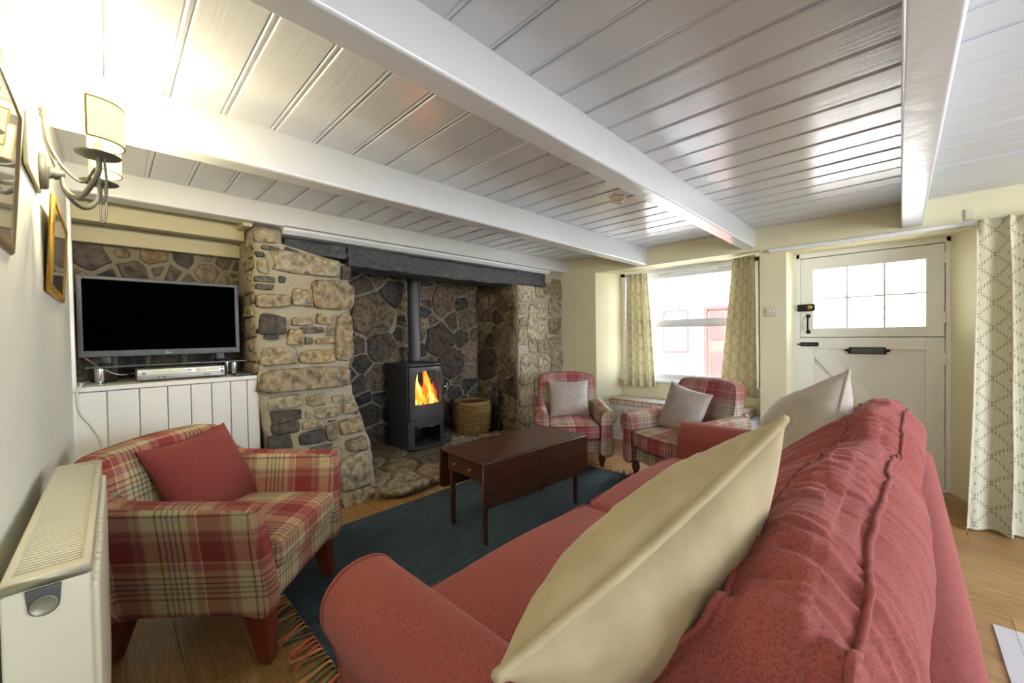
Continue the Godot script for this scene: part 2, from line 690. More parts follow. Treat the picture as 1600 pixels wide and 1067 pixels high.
func setup_view() -> void:
	var cam := Camera3D.new()
	cam.name = "camera"
	cam.keep_aspect = Camera3D.KEEP_HEIGHT
	cam.fov = 81.254
	cam.near = 0.03
	cam.transform = Transform3D(Basis(Vector3(0.699008, -0.015639, 0.714943), Vector3(0.022358, 0.99975, 0.000009), Vector3(-0.714764, 0.015978, 0.699183)), Vector3(0, 1.22, 0))
	add_child(cam)
	cam.current = true
	var sky := ProceduralSkyMaterial.new()
	sky.sky_top_color = c8(150, 190, 240)
	sky.sky_horizon_color = c8(236, 242, 250)
	sky.ground_bottom_color = c8(190, 186, 178)
	sky.ground_horizon_color = c8(216, 214, 208)
	sky.sky_energy_multiplier = 1.0
	sky.ground_energy_multiplier = 1.0
	sky.sun_angle_max = 0.0
	var env := Environment.new()
	env.background_mode = Environment.BG_SKY
	env.sky = Sky.new()
	env.sky.sky_material = sky
	env.background_energy_multiplier = 12.0
	env.tonemap_mode = Environment.TONE_MAPPER_LINEAR
	env.tonemap_exposure = 1.0
	env.sdfgi_enabled = true
	env.ssao_enabled = true
	env.ssil_enabled = true
	var we := WorldEnvironment.new()
	we.name = "world_environment"
	we.environment = env
	add_child(we)
	var sun := DirectionalLight3D.new()
	sun.name = "sun"
	sun.light_energy = 28.0
	sun.light_color = c8(255, 246, 232)
	sun.light_angular_distance = 0.6
	sun.shadow_enabled = true
	sun.basis = Basis.looking_at(Vector3(0.75, -0.62, -0.35))
	add_child(sun)
	# area light at an unseen window on the right, placed to light the room
	var day := AreaLight3D.new()
	day.area_size = Vector2(1.9, 1.1)
	lamp(day, "unseen_window_light", 9.5, c8(228, 237, 255), 0.5, Vector3(2.0, 1.4, 2.68), self)
	day.basis = Basis.looking_at(Vector3(0, 0, -1))
	day.area_normalize_energy = true
	day.light_specular = 0.3


func lw(z: float) -> float:   # face of the left wall
	return -0.125 - 0.0114 * (z + 3.1)


func plan(g: Geo, pts: Array, y0: float, y1: float) -> void:   # an upright prism over a plan outline (x, z)
	var a := PackedVector3Array()
	var b := PackedVector3Array()
	for p in pts:
		a.append(Vector3(p.x, y0, p.y))
		b.append(Vector3(p.x, y1, p.y))
	var rings := [a, b]
	# separate faces keep sharp corners
	var from := g.I.size()
	var n := a.size()
	for i in n:
		var j := (i + 1) % n
		g.quad(g.add(a[i]), g.add(a[j]), g.add(b[j]), g.add(b[i]))
	for e in 2:
		var r: PackedVector3Array = rings[e]
		var c := Vector3.ZERO
		for v in r:
			c += v
		for i in n:
			var j := (i + 1) % n
			if e == 0:
				g.tri(g.add(c / n), g.add(r[j]), g.add(r[i]))
			else:
				g.tri(g.add(c / n), g.add(r[i]), g.add(r[j]))
	g.orient(from)


func build_shell() -> void:
	var g := geo()
	plan(g, [Vector2(-0.6, -4.5), Vector2(4.9, -4.5), Vector2(4.9, 3.1), Vector2(-0.6, 3.1)], -0.2, -0.012)
	var floor_node := solo("floor", g, mat(c8(70, 56, 40), 0.9), "oak plank floor of the sitting room", "floor", Vector3.ZERO, "", "structure")
	# planks run from the door wall side towards the fireplace, staggered
	var meshes := []
	for k in 8:
		var pg := geo()
		pg.uu = Vector3(0, 0, 0.75)
		pg.uv = Vector3(2.2, 0, 0)
		pg.uo = Vector2(k * 0.137, k * 0.29)
		slab(pg, Vector3(0, -0.008, 0), Vector3(0.1893, 0.016, 1.2192), 0.0013)
		meshes.append(pg.arrays())
	var row := 0
	var x := -0.2
	while x < 4.2:
		var z := -3.3 + fposmod(row * 0.47, 1.2)
		while z < 2.9:
			var o := MeshInstance3D.new()
			o.mesh = meshes[rng.randi() % 8]
			o.material_override = M.floor[rng.randi() % 3]
			o.name = "plank"
			o.position = Vector3(x + 0.095, 0, z)
			floor_node.add_child(o, true)
			z += 1.22
		x += 0.19
		row += 1
	# ceiling: beaded boards, each one its own piece
	g = geo()
	plan(g, [Vector2(-0.6, -4.5), Vector2(4.9, -4.5), Vector2(4.9, 3.1), Vector2(-0.6, 3.1)], CEIL + 0.022, CEIL + 0.3)
	var ceiling := solo("ceiling", g, M.white_flat, "white gloss painted board ceiling between beams", "ceiling", Vector3.ZERO, "", "structure")
	var w := 0.1745
	var bms := []
	for k in 4:
		var bg := geo()
		bg.uu = Vector3(1.0, 0, 0)
		bg.uv = Vector3(0, 0, 0.3)
		bg.uo = Vector2(k * 0.31, k * 0.17)
		var prof := PackedVector2Array()
		for q in [[0.0, 0.02], [0.0, 0.004], [0.003, 0.0005], [0.006, 0.0], [0.009, 0.0], [0.09, 0.0], [w - 0.028, 0.0], [w - 0.025, 0.0], [w - 0.022, 0.0], [w - 0.0195, 0.005], [w - 0.017, 0.001], [w - 0.013, -0.0015], [w - 0.008, 0.001], [w - 0.0045, 0.0035], [w - 0.0012, 0.0045], [w - 0.001, 0.02]]:
			prof.append(Vector2(q[0], q[1]))
		var rings := []
		for zz in [-3.15, -1.6, 0.0, 2.8]:
			var ring := PackedVector3Array()
			for p in prof:
				ring.append(Vector3(p.x, p.y, zz))
			rings.append(ring)
		bg.loft(rings, true, 2)
		bms.append(bg.arrays())
	x = 0.367 - w * 4
	row = 0
	while x < 4.35:
		var o := MeshInstance3D.new()
		o.mesh = bms[row % 4]
		o.material_override = M.ceil
		o.name = "board"
		o.position = Vector3(x, CEIL + 0.0012 * sin(row * 2.3), 0)
		ceiling.add_child(o, true)
		x += w
		row += 1
	# beams
	var bl := ["white ceiling beam over the sofa, nearest the door", "wide white ceiling beam crossing the middle of the room", "white ceiling beam between the middle beam and the hearth", "white beam along the top of the fireplace"]
	var k := 0
	for q in [[0.056, 0.11, 1.955], [-0.99, 0.108, 1.968], [-2.013, 0.108, 1.952], [-3.09, 0.14, 1.992]]:
		g = geo()
		var top: float = CEIL + 0.01
		var bot: float = q[2]
		var zc: float = q[0]
		soft(g, Vector3(1.98, (top + bot) / 2, zc), Vector3(4.3, top - bot, q[1]), 0.012, 2, Vector3i(40, 2, 2), func(p: Vector3):
			var e := 0.004 * nz.get_noise_3d(p.x * 30, p.y * 60, zc * 100 + p.z * 60)
			return p + Vector3(0, e + 0.004 * nz.get_noise_2d(p.x * 8.0, zc * 50), e * 0.8))
		solo("ceiling_beam", g, M.beam, bl[k], "beam", Vector3.ZERO, "", "structure")
		k += 1
	# left wall
	g = geo()
	plan(g, [Vector2(lw(-3.12), -3.12), Vector2(lw(2.7), 2.7), Vector2(-0.6, 2.7), Vector2(-0.6, -3.12)], -0.05, CEIL + 0.02)
	plan(g, [Vector2(-0.128, -3.12), Vector2(-0.6, -3.12), Vector2(-0.6, -4.4), Vector2(-0.145, -4.4)], -0.05, CEIL + 0.02)
	solo("wall_left", g, M.wall_pale, "pale cream plaster wall behind the radiator and pictures", "wall", Vector3.ZERO, "", "structure")
	g = geo()
	box(g, Vector3(-0.121, 1.0, -3.112), Vector3(0.022, 2.26, 0.03), 0.004)
	solo("trim_1", g, M.white, "thin white corner strip where the left wall meets the alcove", "trim", Vector3.ZERO, "", "structure")
	# right-hand wall, out of frame, with an opening for the unseen window
	g = geo()
	plan(g, [Vector2(-0.6, 2.7), Vector2(1.05, 2.7), Vector2(1.05, 3.05), Vector2(-0.6, 3.05)], -0.05, CEIL + 0.02)
	plan(g, [Vector2(2.95, 2.7), Vector2(4.9, 2.7), Vector2(4.9, 3.05), Vector2(2.95, 3.05)], -0.05, CEIL + 0.02)
	plan(g, [Vector2(1.05, 2.7), Vector2(2.95, 2.7), Vector2(2.95, 3.05), Vector2(1.05, 3.05)], -0.05, 0.85)
	plan(g, [Vector2(1.05, 2.7), Vector2(2.95, 2.7), Vector2(2.95, 3.05), Vector2(1.05, 3.05)], 1.95, CEIL + 0.02)
	solo("wall_right", g, M.wall, "cream plaster wall at the camera side of the room", "wall", Vector3.ZERO, "", "structure")
	# front wall: deep window recess and deep doorway with splayed sides
	g = geo()
	plan(g, [Vector2(4.1, -4.4), Vector2(4.1, -2.606), Vector2(4.55, -2.42), Vector2(4.75, -2.42), Vector2(4.75, -4.4)], -0.05, CEIL + 0.02)
	plan(g, [Vector2(4.1, -0.904), Vector2(4.1, -0.705), Vector2(4.37, -0.685), Vector2(4.75, -0.685), Vector2(4.75, -1.0), Vector2(4.55, -1.0)], -0.05, CEIL + 0.02)
	plan(g, [Vector2(4.1, 0.37), Vector2(4.1, 3.05), Vector2(4.75, 3.05), Vector2(4.75, 0.25), Vector2(4.37, 0.25)], -0.05, CEIL + 0.02)
	plan(g, [Vector2(4.1, -2.606), Vector2(4.1, -0.904), Vector2(4.55, -1.0), Vector2(4.75, -1.0), Vector2(4.75, -2.42), Vector2(4.55, -2.42)], 1.945, CEIL + 0.02)
	plan(g, [Vector2(4.44, -2.4654), Vector2(4.44, -0.9765), Vector2(4.55, -1.0), Vector2(4.75, -1.0), Vector2(4.75, -2.42), Vector2(4.55, -2.42)], -0.05, 0.655)
	plan(g, [Vector2(4.1, -0.705), Vector2(4.1, 0.37), Vector2(4.37, 0.25), Vector2(4.75, 0.25), Vector2(4.75, -0.685), Vector2(4.37, -0.685)], 1.9, CEIL + 0.02)
	var wf := solo("wall_front", g, M.wall, "cream plaster wall holding the sash window and the cottage door", "wall", Vector3.ZERO, "", "structure")
	g = geo()
	box(g, Vector3(4.096, 1.985, 0.33), Vector3(0.02, 0.075, 0.045), 0.004)
	solo("junction_box", g, M.enamel, "small white junction box high on the wall above the door curtain", "switch")
	g = geo()
	box(g, Vector3(4.096, 1.39, -0.817), Vector3(0.014, 0.085, 0.09), 0.004, 2)
	var ls := solo("light_switch", g, M.silver_plastic, "square double light switch on the wall left of the door", "switch")
	for q in [-0.83, -0.804]:
		g = geo()
		box(g, Vector3(4.088, 1.392, q), Vector3(0.008, 0.022, 0.012), 0.002)
		put("rocker", g, M.enamel, ls)
	for q in [-0.853, -0.781]:
		g = geo()
		lathe(g, [Vector2(0.0035, -0.002), Vector2(0.0035, 0.001)], 8)
		var sc := put("screw", g, M.brass, ls)
		sc.position = Vector3(4.089, 1.39, q)
		sc.rotation.z = PI / 2
	# curtain rail over the door
	g = geo()
	box(g, Vector3(4.075, 1.918, -0.16), Vector3(0.03, 0.026, 1.34), 0.006, 2)
	var rail := solo("curtain_rail", g, M.upvc, "long white curtain rail above the cottage door", "curtain rail")
	for q in 6:
		g = geo()
		box(g, Vector3(4.092, 1.918, -0.8 + q * 0.25), Vector3(0.02, 0.034, 0.02), 0.003)
		put("bracket", g, M.upvc, rail)
	# smoke alarm
	g = geo()
	lathe(g, [Vector2(0.035, 0.018), Vector2(0.05, 0.017), Vector2(0.05, 0.008), Vector2(0.042, -0.006), Vector2(0.03, -0.016), Vector2(0.012, -0.018)], 28)
	var sm := solo("smoke_alarm", g, M.enamel, "small round smoke alarm on the ceiling boards", "smoke alarm", Vector3(2.42, 2.112, -1.36))
	g = geo()
	lathe(g, [Vector2(0.056, 0.006), Vector2(0.056, -0.002)], 28, Vector3(0, 0.016, 0))
	put("base", g, M.enamel, sm)
	g = geo()
	lathe(g, [Vector2(0.008, 0.0), Vector2(0.006, -0.004)], 10, Vector3(0.018, -0.016, 0.008))
	put("test_button", g, M.grey_plastic, sm)


func build_door() -> void:
	var X := 4.35
	var d := thing("door_1", "white half-glazed stable door with six panes and a letterbox", "door", Vector3(X, 0, -0.2), 0.0, "", "structure")
	var b := d.position
	var g := geo(b)   # fixed frame
	box(g, Vector3(X + 0.03, 0.95, -0.668), Vector3(0.07, 1.9, 0.045), 0.004)
	box(g, Vector3(X + 0.03, 0.95, 0.25), Vector3(0.07, 1.9, 0.03), 0.004)
	box(g, Vector3(X + 0.03, 1.885, -0.2), Vector3(0.07, 0.055, 0.95), 0.004)
	box(g, Vector3(X + 0.055, 1.84, -0.21), Vector3(0.02, 0.06, 0.86), 0.003)
	box(g, Vector3(X + 0.055, 0.93, -0.64), Vector3(0.02, 1.85, 0.03), 0.003)
	box(g, Vector3(X + 0.055, 0.93, 0.232), Vector3(0.02, 1.85, 0.03), 0.003)
	put("door_frame", g, M.door, d)
	g = geo(b)   # upper leaf
	box(g, Vector3(X + 0.022, 1.506, -0.598), Vector3(0.045, 0.69, 0.092), 0.003)
	box(g, Vector3(X + 0.022, 1.506, 0.182), Vector3(0.045, 0.69, 0.098), 0.003)
	box(g, Vector3(X + 0.022, 1.8, -0.21), Vector3(0.044, 0.104, 0.69), 0.003)
	box(g, Vector3(X + 0.022, 1.2, -0.21), Vector3(0.044, 0.078, 0.69), 0.003)
	var up := put("upper_leaf", g, M.door, d)
	g = geo(b)
	for q in [-0.325, -0.095]:
		box(g, Vector3(X + 0.02, 1.494, q), Vector3(0.026, 0.51, 0.014), 0.003)
	box(g, Vector3(X + 0.02, 1.494, -0.21), Vector3(0.024, 0.013, 0.69), 0.003)
	put("glazing_bar", g, M.door, up)
	for i in 3:
		for j in 2:
			g = geo(b)
			slab(g, Vector3(X + 0.024, 1.366 + j * 0.252, -0.44 + i * 0.23), Vector3(0.004, 0.246, 0.222), 0.0005)
			put("pane", g, M.glass, up)
	# lower leaf: boards behind rails, stiles and one diagonal brace
	g = geo(b)
	box(g, Vector3(X + 0.042, 0.577, -0.205), Vector3(0.026, 1.15, 0.87), 0.002)
	box(g, Vector3(X + 0.05, 1.156, -0.205), Vector3(0.012, 0.04, 0.87), 0.002)
	var lo := put("lower_leaf", g, M.door, d)
	for q in [[0.579, -0.598, 1.15, 0.1], [0.579, 0.182, 1.15, 0.1]]:
		g = geo(b)
		box(g, Vector3(X + 0.015, q[0], q[1]), Vector3(0.03, q[2], q[3]), 0.003)
		put("stile", g, M.door, lo)
	for q in [[1.107, 0.094], [0.09, 0.16]]:
		g = geo(b)
		box(g, Vector3(X + 0.016, q[0], -0.208), Vector3(0.028, q[1], 0.68), 0.003)
		put("rail", g, M.door, lo)
	g = geo(b)
	var br := PackedVector2Array([Vector2(-0.548, 1.06), Vector2(-0.455, 1.06), Vector2(0.132, 0.25), Vector2(0.132, 0.17), Vector2(0.07, 0.17), Vector2(-0.548, 0.99)])
	extr(g, br, 0.026, 0.003, 1, func(v: Vector3): return Vector3(X + 0.018 + v.z, v.y, v.x))
	put("brace", g, M.door, lo)
	# ironmongery
	g = geo(b)
	box(g, Vector3(X - 0.013, 1.42, -0.6), Vector3(0.024, 0.062, 0.125), 0.004)
	var lt := tag(put("rim_lock", g, M.iron, d), "black rim lock with a brass knob") as Node3D
	g = geo()
	lathe(g, [Vector2(0.005, 0), Vector2(0.008, 0.006), Vector2(0.018, 0.011), Vector2(0.018, 0.017), Vector2(0.008, 0.021)], 16)
	var kn := put("knob", g, M.brass, lt)
	kn.position = Vector3(X - 0.025, 1.422, -0.57) - b
	kn.rotation.z = PI / 2
	g = geo(b)
	g.xf.origin += Vector3(X - 0.001, 1.277, -0.587)
	tube(g, curve([Vector3(0, 0.065, 0), Vector3(-0.018, 0.06, 0), Vector3(-0.03, 0.03, 0), Vector3(-0.03, -0.03, 0), Vector3(-0.018, -0.06, 0), Vector3(0, -0.065, 0)], 20), 0.0075, 8)
	for s in [-1, 1]:
		box(g, Vector3(-0.003, s * 0.07, 0), Vector3(0.008, 0.03, 0.03), 0.003, 2)
	tag(put("pull_handle", g, M.iron, d), "black iron pull handle")
	g = geo(b)
	g.xf.origin += Vector3(X - 0.004, 1.098, -0.58)
	box(g, Vector3(0, 0, 0), Vector3(0.006, 0.036, 0.13), 0.002)
	var bo := put("bolt", g, M.iron, d)
	g = geo(b)
	g.xf.origin += Vector3(X - 0.004, 1.098, -0.58)
	tube(g, PackedVector3Array([Vector3(-0.01, 0, -0.085), Vector3(-0.01, 0, 0.06)]), 0.007, 10)
	put("rod", g, M.pewter, bo)
	for q in [-0.05, 0.0, 0.05]:
		g = geo(b)
		g.xf.origin += Vector3(X - 0.004, 1.098, -0.58)
		box(g, Vector3(-0.009, 0, q), Vector3(0.02, 0.024, 0.012), 0.003)
		put("staple", g, M.iron, bo)
	g = geo(b)
	g.xf.origin += Vector3(X + 0.008, 1.05, -0.2)
	box(g, Vector3(0, 0, 0), Vector3(0.012, 0.06, 0.235), 0.004)
	var lb := tag(put("letterbox", g, M.iron, d), "dark metal letterbox plate") as Node3D
	g = geo(b)
	g.xf.origin += Vector3(X + 0.008, 1.05, -0.2)
	box(g, Vector3(-0.01, -0.004, 0), Vector3(0.01, 0.042, 0.2), 0.004, 2)
	put("flap", g, M.pewter, lb)
	for s in [-1, 1]:
		g = geo(b)
		g.xf.origin += Vector3(X + 0.008, 1.05, -0.2)
		lathe(g, [Vector2(0.003, -0.012), Vector2(0.014, -0.006), Vector2(0.016, 0), Vector2(0.012, 0.006), Vector2(0.004, 0.009)], 10, Vector3(0, 0, s * 0.125))
		put("end_lug", g, M.iron, lb)
	for y in [1.745, 1.305, 0.99, 0.3]:
		g = geo(b)
		g.xf.origin += Vector3(X - 0.004, y, 0.234)
		tube(g, PackedVector3Array([Vector3(0, -0.045, 0), Vector3(0, 0.045, 0)]), 0.007, 8)
		slab(g, Vector3(0.002, 0, 0), Vector3(0.004, 0.085, 0.05), 0.001)
		put("hinge", g, M.door, d)


func build_window() -> void:
	var X := 4.46
	var w := thing("window_1", "white sash window looking onto the street", "window", Vector3(X, 0.66, -1.7), 0.0, "", "structure")
	var b := w.position
	var z0 := -2.46
	var z1 := -0.99
	var zc := (z0 + z1) / 2
	var g := geo(b)
	box(g, Vector3(X + 0.04, 1.3, z0 + 0.03), Vector3(0.12, 1.29, 0.06), 0.004)
	box(g, Vector3(X + 0.04, 1.3, z1 - 0.03), Vector3(0.12, 1.29, 0.06), 0.004)
	box(g, Vector3(X + 0.04, 1.925, zc), Vector3(0.12, 0.05, z1 - z0), 0.004)
	box(g, Vector3(X + 0.04, 0.672, zc), Vector3(0.14, 0.03, z1 - z0), 0.004)
	put("window_frame", g, M.upvc, w)
	for q in [[0.06, 1.31, 1.9, "upper_sash"], [0.02, 0.69, 1.335, "lower_sash"]]:
		g = geo(b)
		var xx: float = X + q[0]
		var y0: float = q[1]
		var y1: float = q[2]
		for s in [z0 + 0.08, z1 - 0.08]:
			box(g, Vector3(xx, (y0 + y1) / 2, s), Vector3(0.04, y1 - y0, 0.045), 0.004)
		box(g, Vector3(xx, y0 + 0.03, zc), Vector3(0.04, 0.06, z1 - z0 - 0.12), 0.006)
		box(g, Vector3(xx, y1 - 0.028, zc), Vector3(0.04, 0.056, z1 - z0 - 0.12), 0.006)
		var sh := put(q[3], g, M.upvc, w)
		g = geo(b)
		slab(g, Vector3(xx, (y0 + y1) / 2, zc), Vector3(0.006, y1 - y0 - 0.05, z1 - z0 - 0.2), 0.001)
		put("pane", g, M.glass, sh)
		if q[0] > 0.05:
			g = geo(b)
			box(g, Vector3(xx, (y0 + y1) / 2, -1.63), Vector3(0.014, y1 - y0 - 0.06, 0.008), 0.002)
			put("glazing_bar", g, M.upvc, sh)
	g = geo(b)
	box(g, Vector3(X - 0.03, 1.885, -1.6), Vector3(0.02, 0.02, 0.5), 0.004)
	put("trickle_vent", g, M.upvc, w)
	g = geo(b)
	box(g, Vector3(X - 0.01, 0.662, zc), Vector3(0.11, 0.022, z1 - z0 + 0.05), 0.006, 2)
	put("sill", g, M.white_flat, w)
	# second window, out of view behind the camera, placed to light the room
	w = thing("window_2", "unseen white window in the camera side wall, placed to light the room", "window", Vector3(2.3, 0.85, 2.9), 0.0, "", "structure")
	b = w.position
	g = geo(b)
	for q in [1.08, 2.0, 2.92]:
		box(g, Vector3(q, 1.4, 2.9), Vector3(0.06, 1.1, 0.07), 0.004)
	for q in [0.88, 1.92]:
		box(g, Vector3(2.0, q, 2.9), Vector3(1.9, 0.06, 0.07), 0.004)
	put("window_frame", g, M.upvc, w)
	g = geo(b)
	slab(g, Vector3(2.0, 1.4, 2.91), Vector3(1.8, 1.0, 0.006), 0.001)
	put("pane", g, M.glass, w)


func curtain(called: String, label: String, top_a: Vector3, top_b: Vector3, bot_a: Vector3, bot_b: Vector3, folds: int, deep: float, out: Vector3, group: String, sd: float) -> Node3D:
	var base := (bot_a + bot_b) / 2
	var t := thing(called, label, "curtain", base, 0.0, group)
	var wide := bot_a.distance_to(bot_b) * 1.5
	var high := top_a.distance_to(bot_a)
	var f := func(off: float, s: float, v: float) -> Vector3:
		var a := top_a.lerp(bot_a, v)
		var c := top_b.lerp(bot_b, v)
		var s2 := s + 0.035 * nz.get_noise_2d(s * 160 + sd * 50, v * 60)
		var wv := sin(s2 * folds * TAU + sd) * 0.65 + 0.45 * sin(s2 * folds * TAU * 1.7 + sd * 2.1 + v * 1.2)
		var pinch := 0.55 + 0.45 * smoothstep(0.0, 0.22, v)
		var d := deep * pinch * wv
		if v < 0.07:
			d += deep * 0.35 * sin(s * folds * TAU * 3.0) * (1.0 - v / 0.07)
		var p := a.lerp(c, s) + out * (d + off)
		p += (c - a).normalized() * 0.3 * deep * cos(s2 * folds * TAU + sd)
		return p
	var g := geo(base)
	g.grid(folds * 14, 44, func(s, v): return f.call(0.0, s, v), wide / 0.17, high / 0.16)
	put("face", g, M.curtain, t)
	g = geo(base)
	g.grid(folds * 14, 24, func(s, v): return f.call(-0.012, s, v * 0.985))
	put("lining", g, M.lining, t)
	g = geo(base)
	var path := PackedVector3Array()
	for i in folds * 10 + 1:
		path.append(f.call(-0.004, float(i) / (folds * 10), 0.996))
	tube(g, path, 0.008, 6)
	put("hem", g, M.lining, t)
	return t


func build_curtains() -> void:
	curtain("curtain", "short floral trellis curtain on the left side of the window", Vector3(4.36, 1.915, -2.34), Vector3(4.37, 1.915, -2.1), Vector3(4.33, 0.6, -2.36), Vector3(4.36, 0.6, -2.0), 4, 0.03, Vector3(-1, 0, 0), "window curtains", 0.4)
	curtain("curtain", "short floral trellis curtain on the right side of the window", Vector3(4.28, 1.93, -1.17), Vector3(4.2, 1.93, -0.96), Vector3(4.3, 0.6, -1.3), Vector3(4.2, 0.6, -0.95), 4, 0.03, Vector3(-1, 0, 0.2).normalized(), "window curtains", 1.9)
	curtain("curtain", "full-length floral trellis curtain beside the cottage door", Vector3(4.0, 1.925, 0.345), Vector3(4.0, 1.925, 0.95), Vector3(3.62, 0.012, 0.27), Vector3(3.72, 0.012, 1.1), 5, 0.055, Vector3(-1, 0, 0.1).normalized(), "", 0.9)


func build_outside() -> void:
	var g := geo()
	plan(g, [Vector2(4.75, -16), Vector2(30, -16), Vector2(30, 14), Vector2(4.75, 14)], -0.4, -0.1)
	solo("street", g, mat(c8(196, 190, 182), 0.9), "pale sunlit street outside the window", "street", Vector3.ZERO, "", "structure")
	var h := thing("house_across", "white rendered house across the street with red door and window", "house", Vector3(9.5, -0.1, -3))
	var b := h.position
	g = geo(b)
	plan(g, [Vector2(9.2, -12), Vector2(9.2, 8), Vector2(12, 8), Vector2(12, -12)], -0.1, 6.0)
	put("facade", g, mat(c8(244, 242, 236), 0.9), h)
	var rd := mat(c8(96, 22, 24), 0.5)
	g = geo(b)
	var o := PackedVector2Array([Vector2(-4.0, 0.75), Vector2(-3.4, 0.75), Vector2(-3.4, 1.75), Vector2(-4.0, 1.75)])
	framing(g, o, inset(o, 0.05), 0.06, 0.005, func(v: Vector3): return Vector3(9.2 - v.z, v.y, v.x))
	var wf := put("window_frame", g, rd, h)
	g = geo(b)
	slab(g, Vector3(9.195, 1.25, -3.7), Vector3(0.01, 0.9, 0.5), 0.001)
	put("pane", g, mat(c8(190, 200, 206), 0.1), wf)
	g = geo(b)
	o = PackedVector2Array([Vector2(-3.08, -0.1), Vector2(-2.2, -0.1), Vector2(-2.2, 1.78), Vector2(-3.08, 1.78)])
	framing(g, o, inset(o, 0.07), 0.08, 0.005, func(v: Vector3): return Vector3(9.2 - v.z, v.y, v.x))
	put("door_frame", g, rd, h)
	g = geo(b)
	box(g, Vector3(9.19, 0.82, -2.64), Vector3(0.04, 1.76, 0.75), 0.004)
	var dr := put("door", g, mat(c8(108, 38, 34), 0.5), h)
	for q in [[-2.82, 1.35], [-2.46, 1.35], [-2.82, 0.5], [-2.46, 0.5]]:
		g = geo(b)
		box(g, Vector3(9.165, q[1], q[0]), Vector3(0.03, 0.6, 0.24), 0.01, 2)
		put("door_panel", g, rd, dr)


# ---------------------------------------------------------------- stonework
func rough_rect(x0: float, y0: float, x1: float, y1: float, sd: int) -> PackedVector2Array:
	var r := RandomNumberGenerator.new()
	r.seed = sd
	var out := PackedVector2Array()
	var e := r.randf_range(0.24, 0.45)
	var n := 16
	var jog := minf(x1 - x0, y1 - y0) * 0.13
	var cor := []
	for k in 4:
		cor.append(Vector2([x0, x1, x1, x0][k], [y0, y0, y1, y1][k]) + Vector2(r.randf_range(-1, 1), r.randf_range(-1, 1)) * jog)
	for i in n:
		var a := TAU * (i + r.randf_range(-0.25, 0.25)) / n
		var p := Vector2(signf(cos(a)) * pow(absf(cos(a)), e), signf(sin(a)) * pow(absf(sin(a)), e)) * r.randf_range(0.93, 1.05)
		var s := (p.x + 1) / 2
		var t := (p.y + 1) / 2
		var lo: Vector2 = cor[0] + (cor[1] - cor[0]) * s
		var hi: Vector2 = cor[3] + (cor[2] - cor[3]) * s
		out.append(lo + (hi - lo) * t)
	return out


func clip_half(p: PackedVector2Array, nrm: Vector2, d: float) -> PackedVector2Array:   # keeps p.n <= d
	var out := PackedVector2Array()
	for i in p.size():
		var a := p[i]
		var b := p[(i + 1) % p.size()]
		var da := a.dot(nrm) - d
		var db := b.dot(nrm) - d
		if da <= 0:
			out.append(a)
		if (da < 0) != (db < 0):
			out.append(a.lerp(b, da / (da - db)))
	return out


func cells(seeds: Array, region: PackedVector2Array, gap: float) -> Array:   # weighted cells, one outline for each seed
	var out := []
	for i in seeds.size():
		var s: Vector3 = seeds[i]
		var c := Vector2(s.x, s.y)
		var p := region.duplicate()
		for q in 10:
			var dir := Vector2.from_angle(TAU * (q + 0.5 * sin(i * 7.0)) / 10)
			p = clip_half(p, dir, c.dot(dir) + s.z * (2.0 + 0.3 * sin(i * 3.7 + q * 2.1)))
		for j in seeds.size():
			if i == j or p.size() < 3:
				continue
			var t: Vector3 = seeds[j]
			var d := Vector2(t.x - s.x, t.y - s.y)
			var l := d.length()
			if l > (s.z + t.z) * 2.6 or l < 0.001:
				continue
			var k := (l * l + s.z * s.z - t.z * t.z) / (2 * l)
			var nrm := d / l
			p = clip_half(p, nrm, c.dot(nrm) + k - gap / 2)
		if p.size() >= 3 and absf(area2(p)) > 0.0006:
			var p2 := PackedVector2Array()
			for a in p.size():
				p2.append(p[a])
				var mid := (p[a] + p[(a + 1) % p.size()]) / 2
				p2.append(mid + (mid - c) * 0.09 * sin(i * 5.1 + a * 2.7))
			out.append([chaikin(p2, 1, 0.2), i])
	return out


func stone(poly: PackedVector2Array, h: float, f: Callable, m: Material, parent: Node, sd: int, called := "stone") -> void:
	var r := RandomNumberGenerator.new()
	r.seed = sd * 31 + 5
	var c := Vector2.ZERO
	for p in poly:
		c += p
	c /= poly.size()
	var g := Geo.new()
	var rings := []
	var tilt := Vector2(r.randf_range(-0.25, 0.25), r.randf_range(-0.3, 0.3)) * h
	var ext := 0.01
	for p in poly:
		ext = maxf(ext, (p - c).length())
	for q in [[1.03, -0.9], [1.0, 0.45], [0.93, 0.85], [0.75, 0.98], [0.4, 1.0]]:
		var ring := PackedVector3Array()
		for p in poly:
			var o: Vector2 = c + (p - c) * q[0]
			var hh: float = h * q[1]
			if q[1] > 0.0:
				hh += tilt.dot((o - c) / ext) + h * 0.55 * nz.get_noise_3d(o.x * 1300, o.y * 1300, sd * 13.0) + r.randf_range(-0.06, 0.06) * h
			ring.append(f.call(o.x, o.y, hh))
		rings.append(ring)
	g.loft(rings)
	put(called, g, m, parent)


func rough_sheet(g: Geo, u0: float, v0: float, u1: float, v1: float, nu: int, nv: int, f: Callable, amp: float) -> void:
	g.grid(nu, nv, func(s, t):
		var u := lerpf(u0, u1, s)
		var v := lerpf(v0, v1, t)
		return f.call(u, v, amp * nz.get_noise_2d(u * 900, v * 900)))


func pier_z(v: float) -> float:
	return -3.055 + 0.18 * pow(maxf(0.0, (0.95 - v) / 0.95), 1.3)


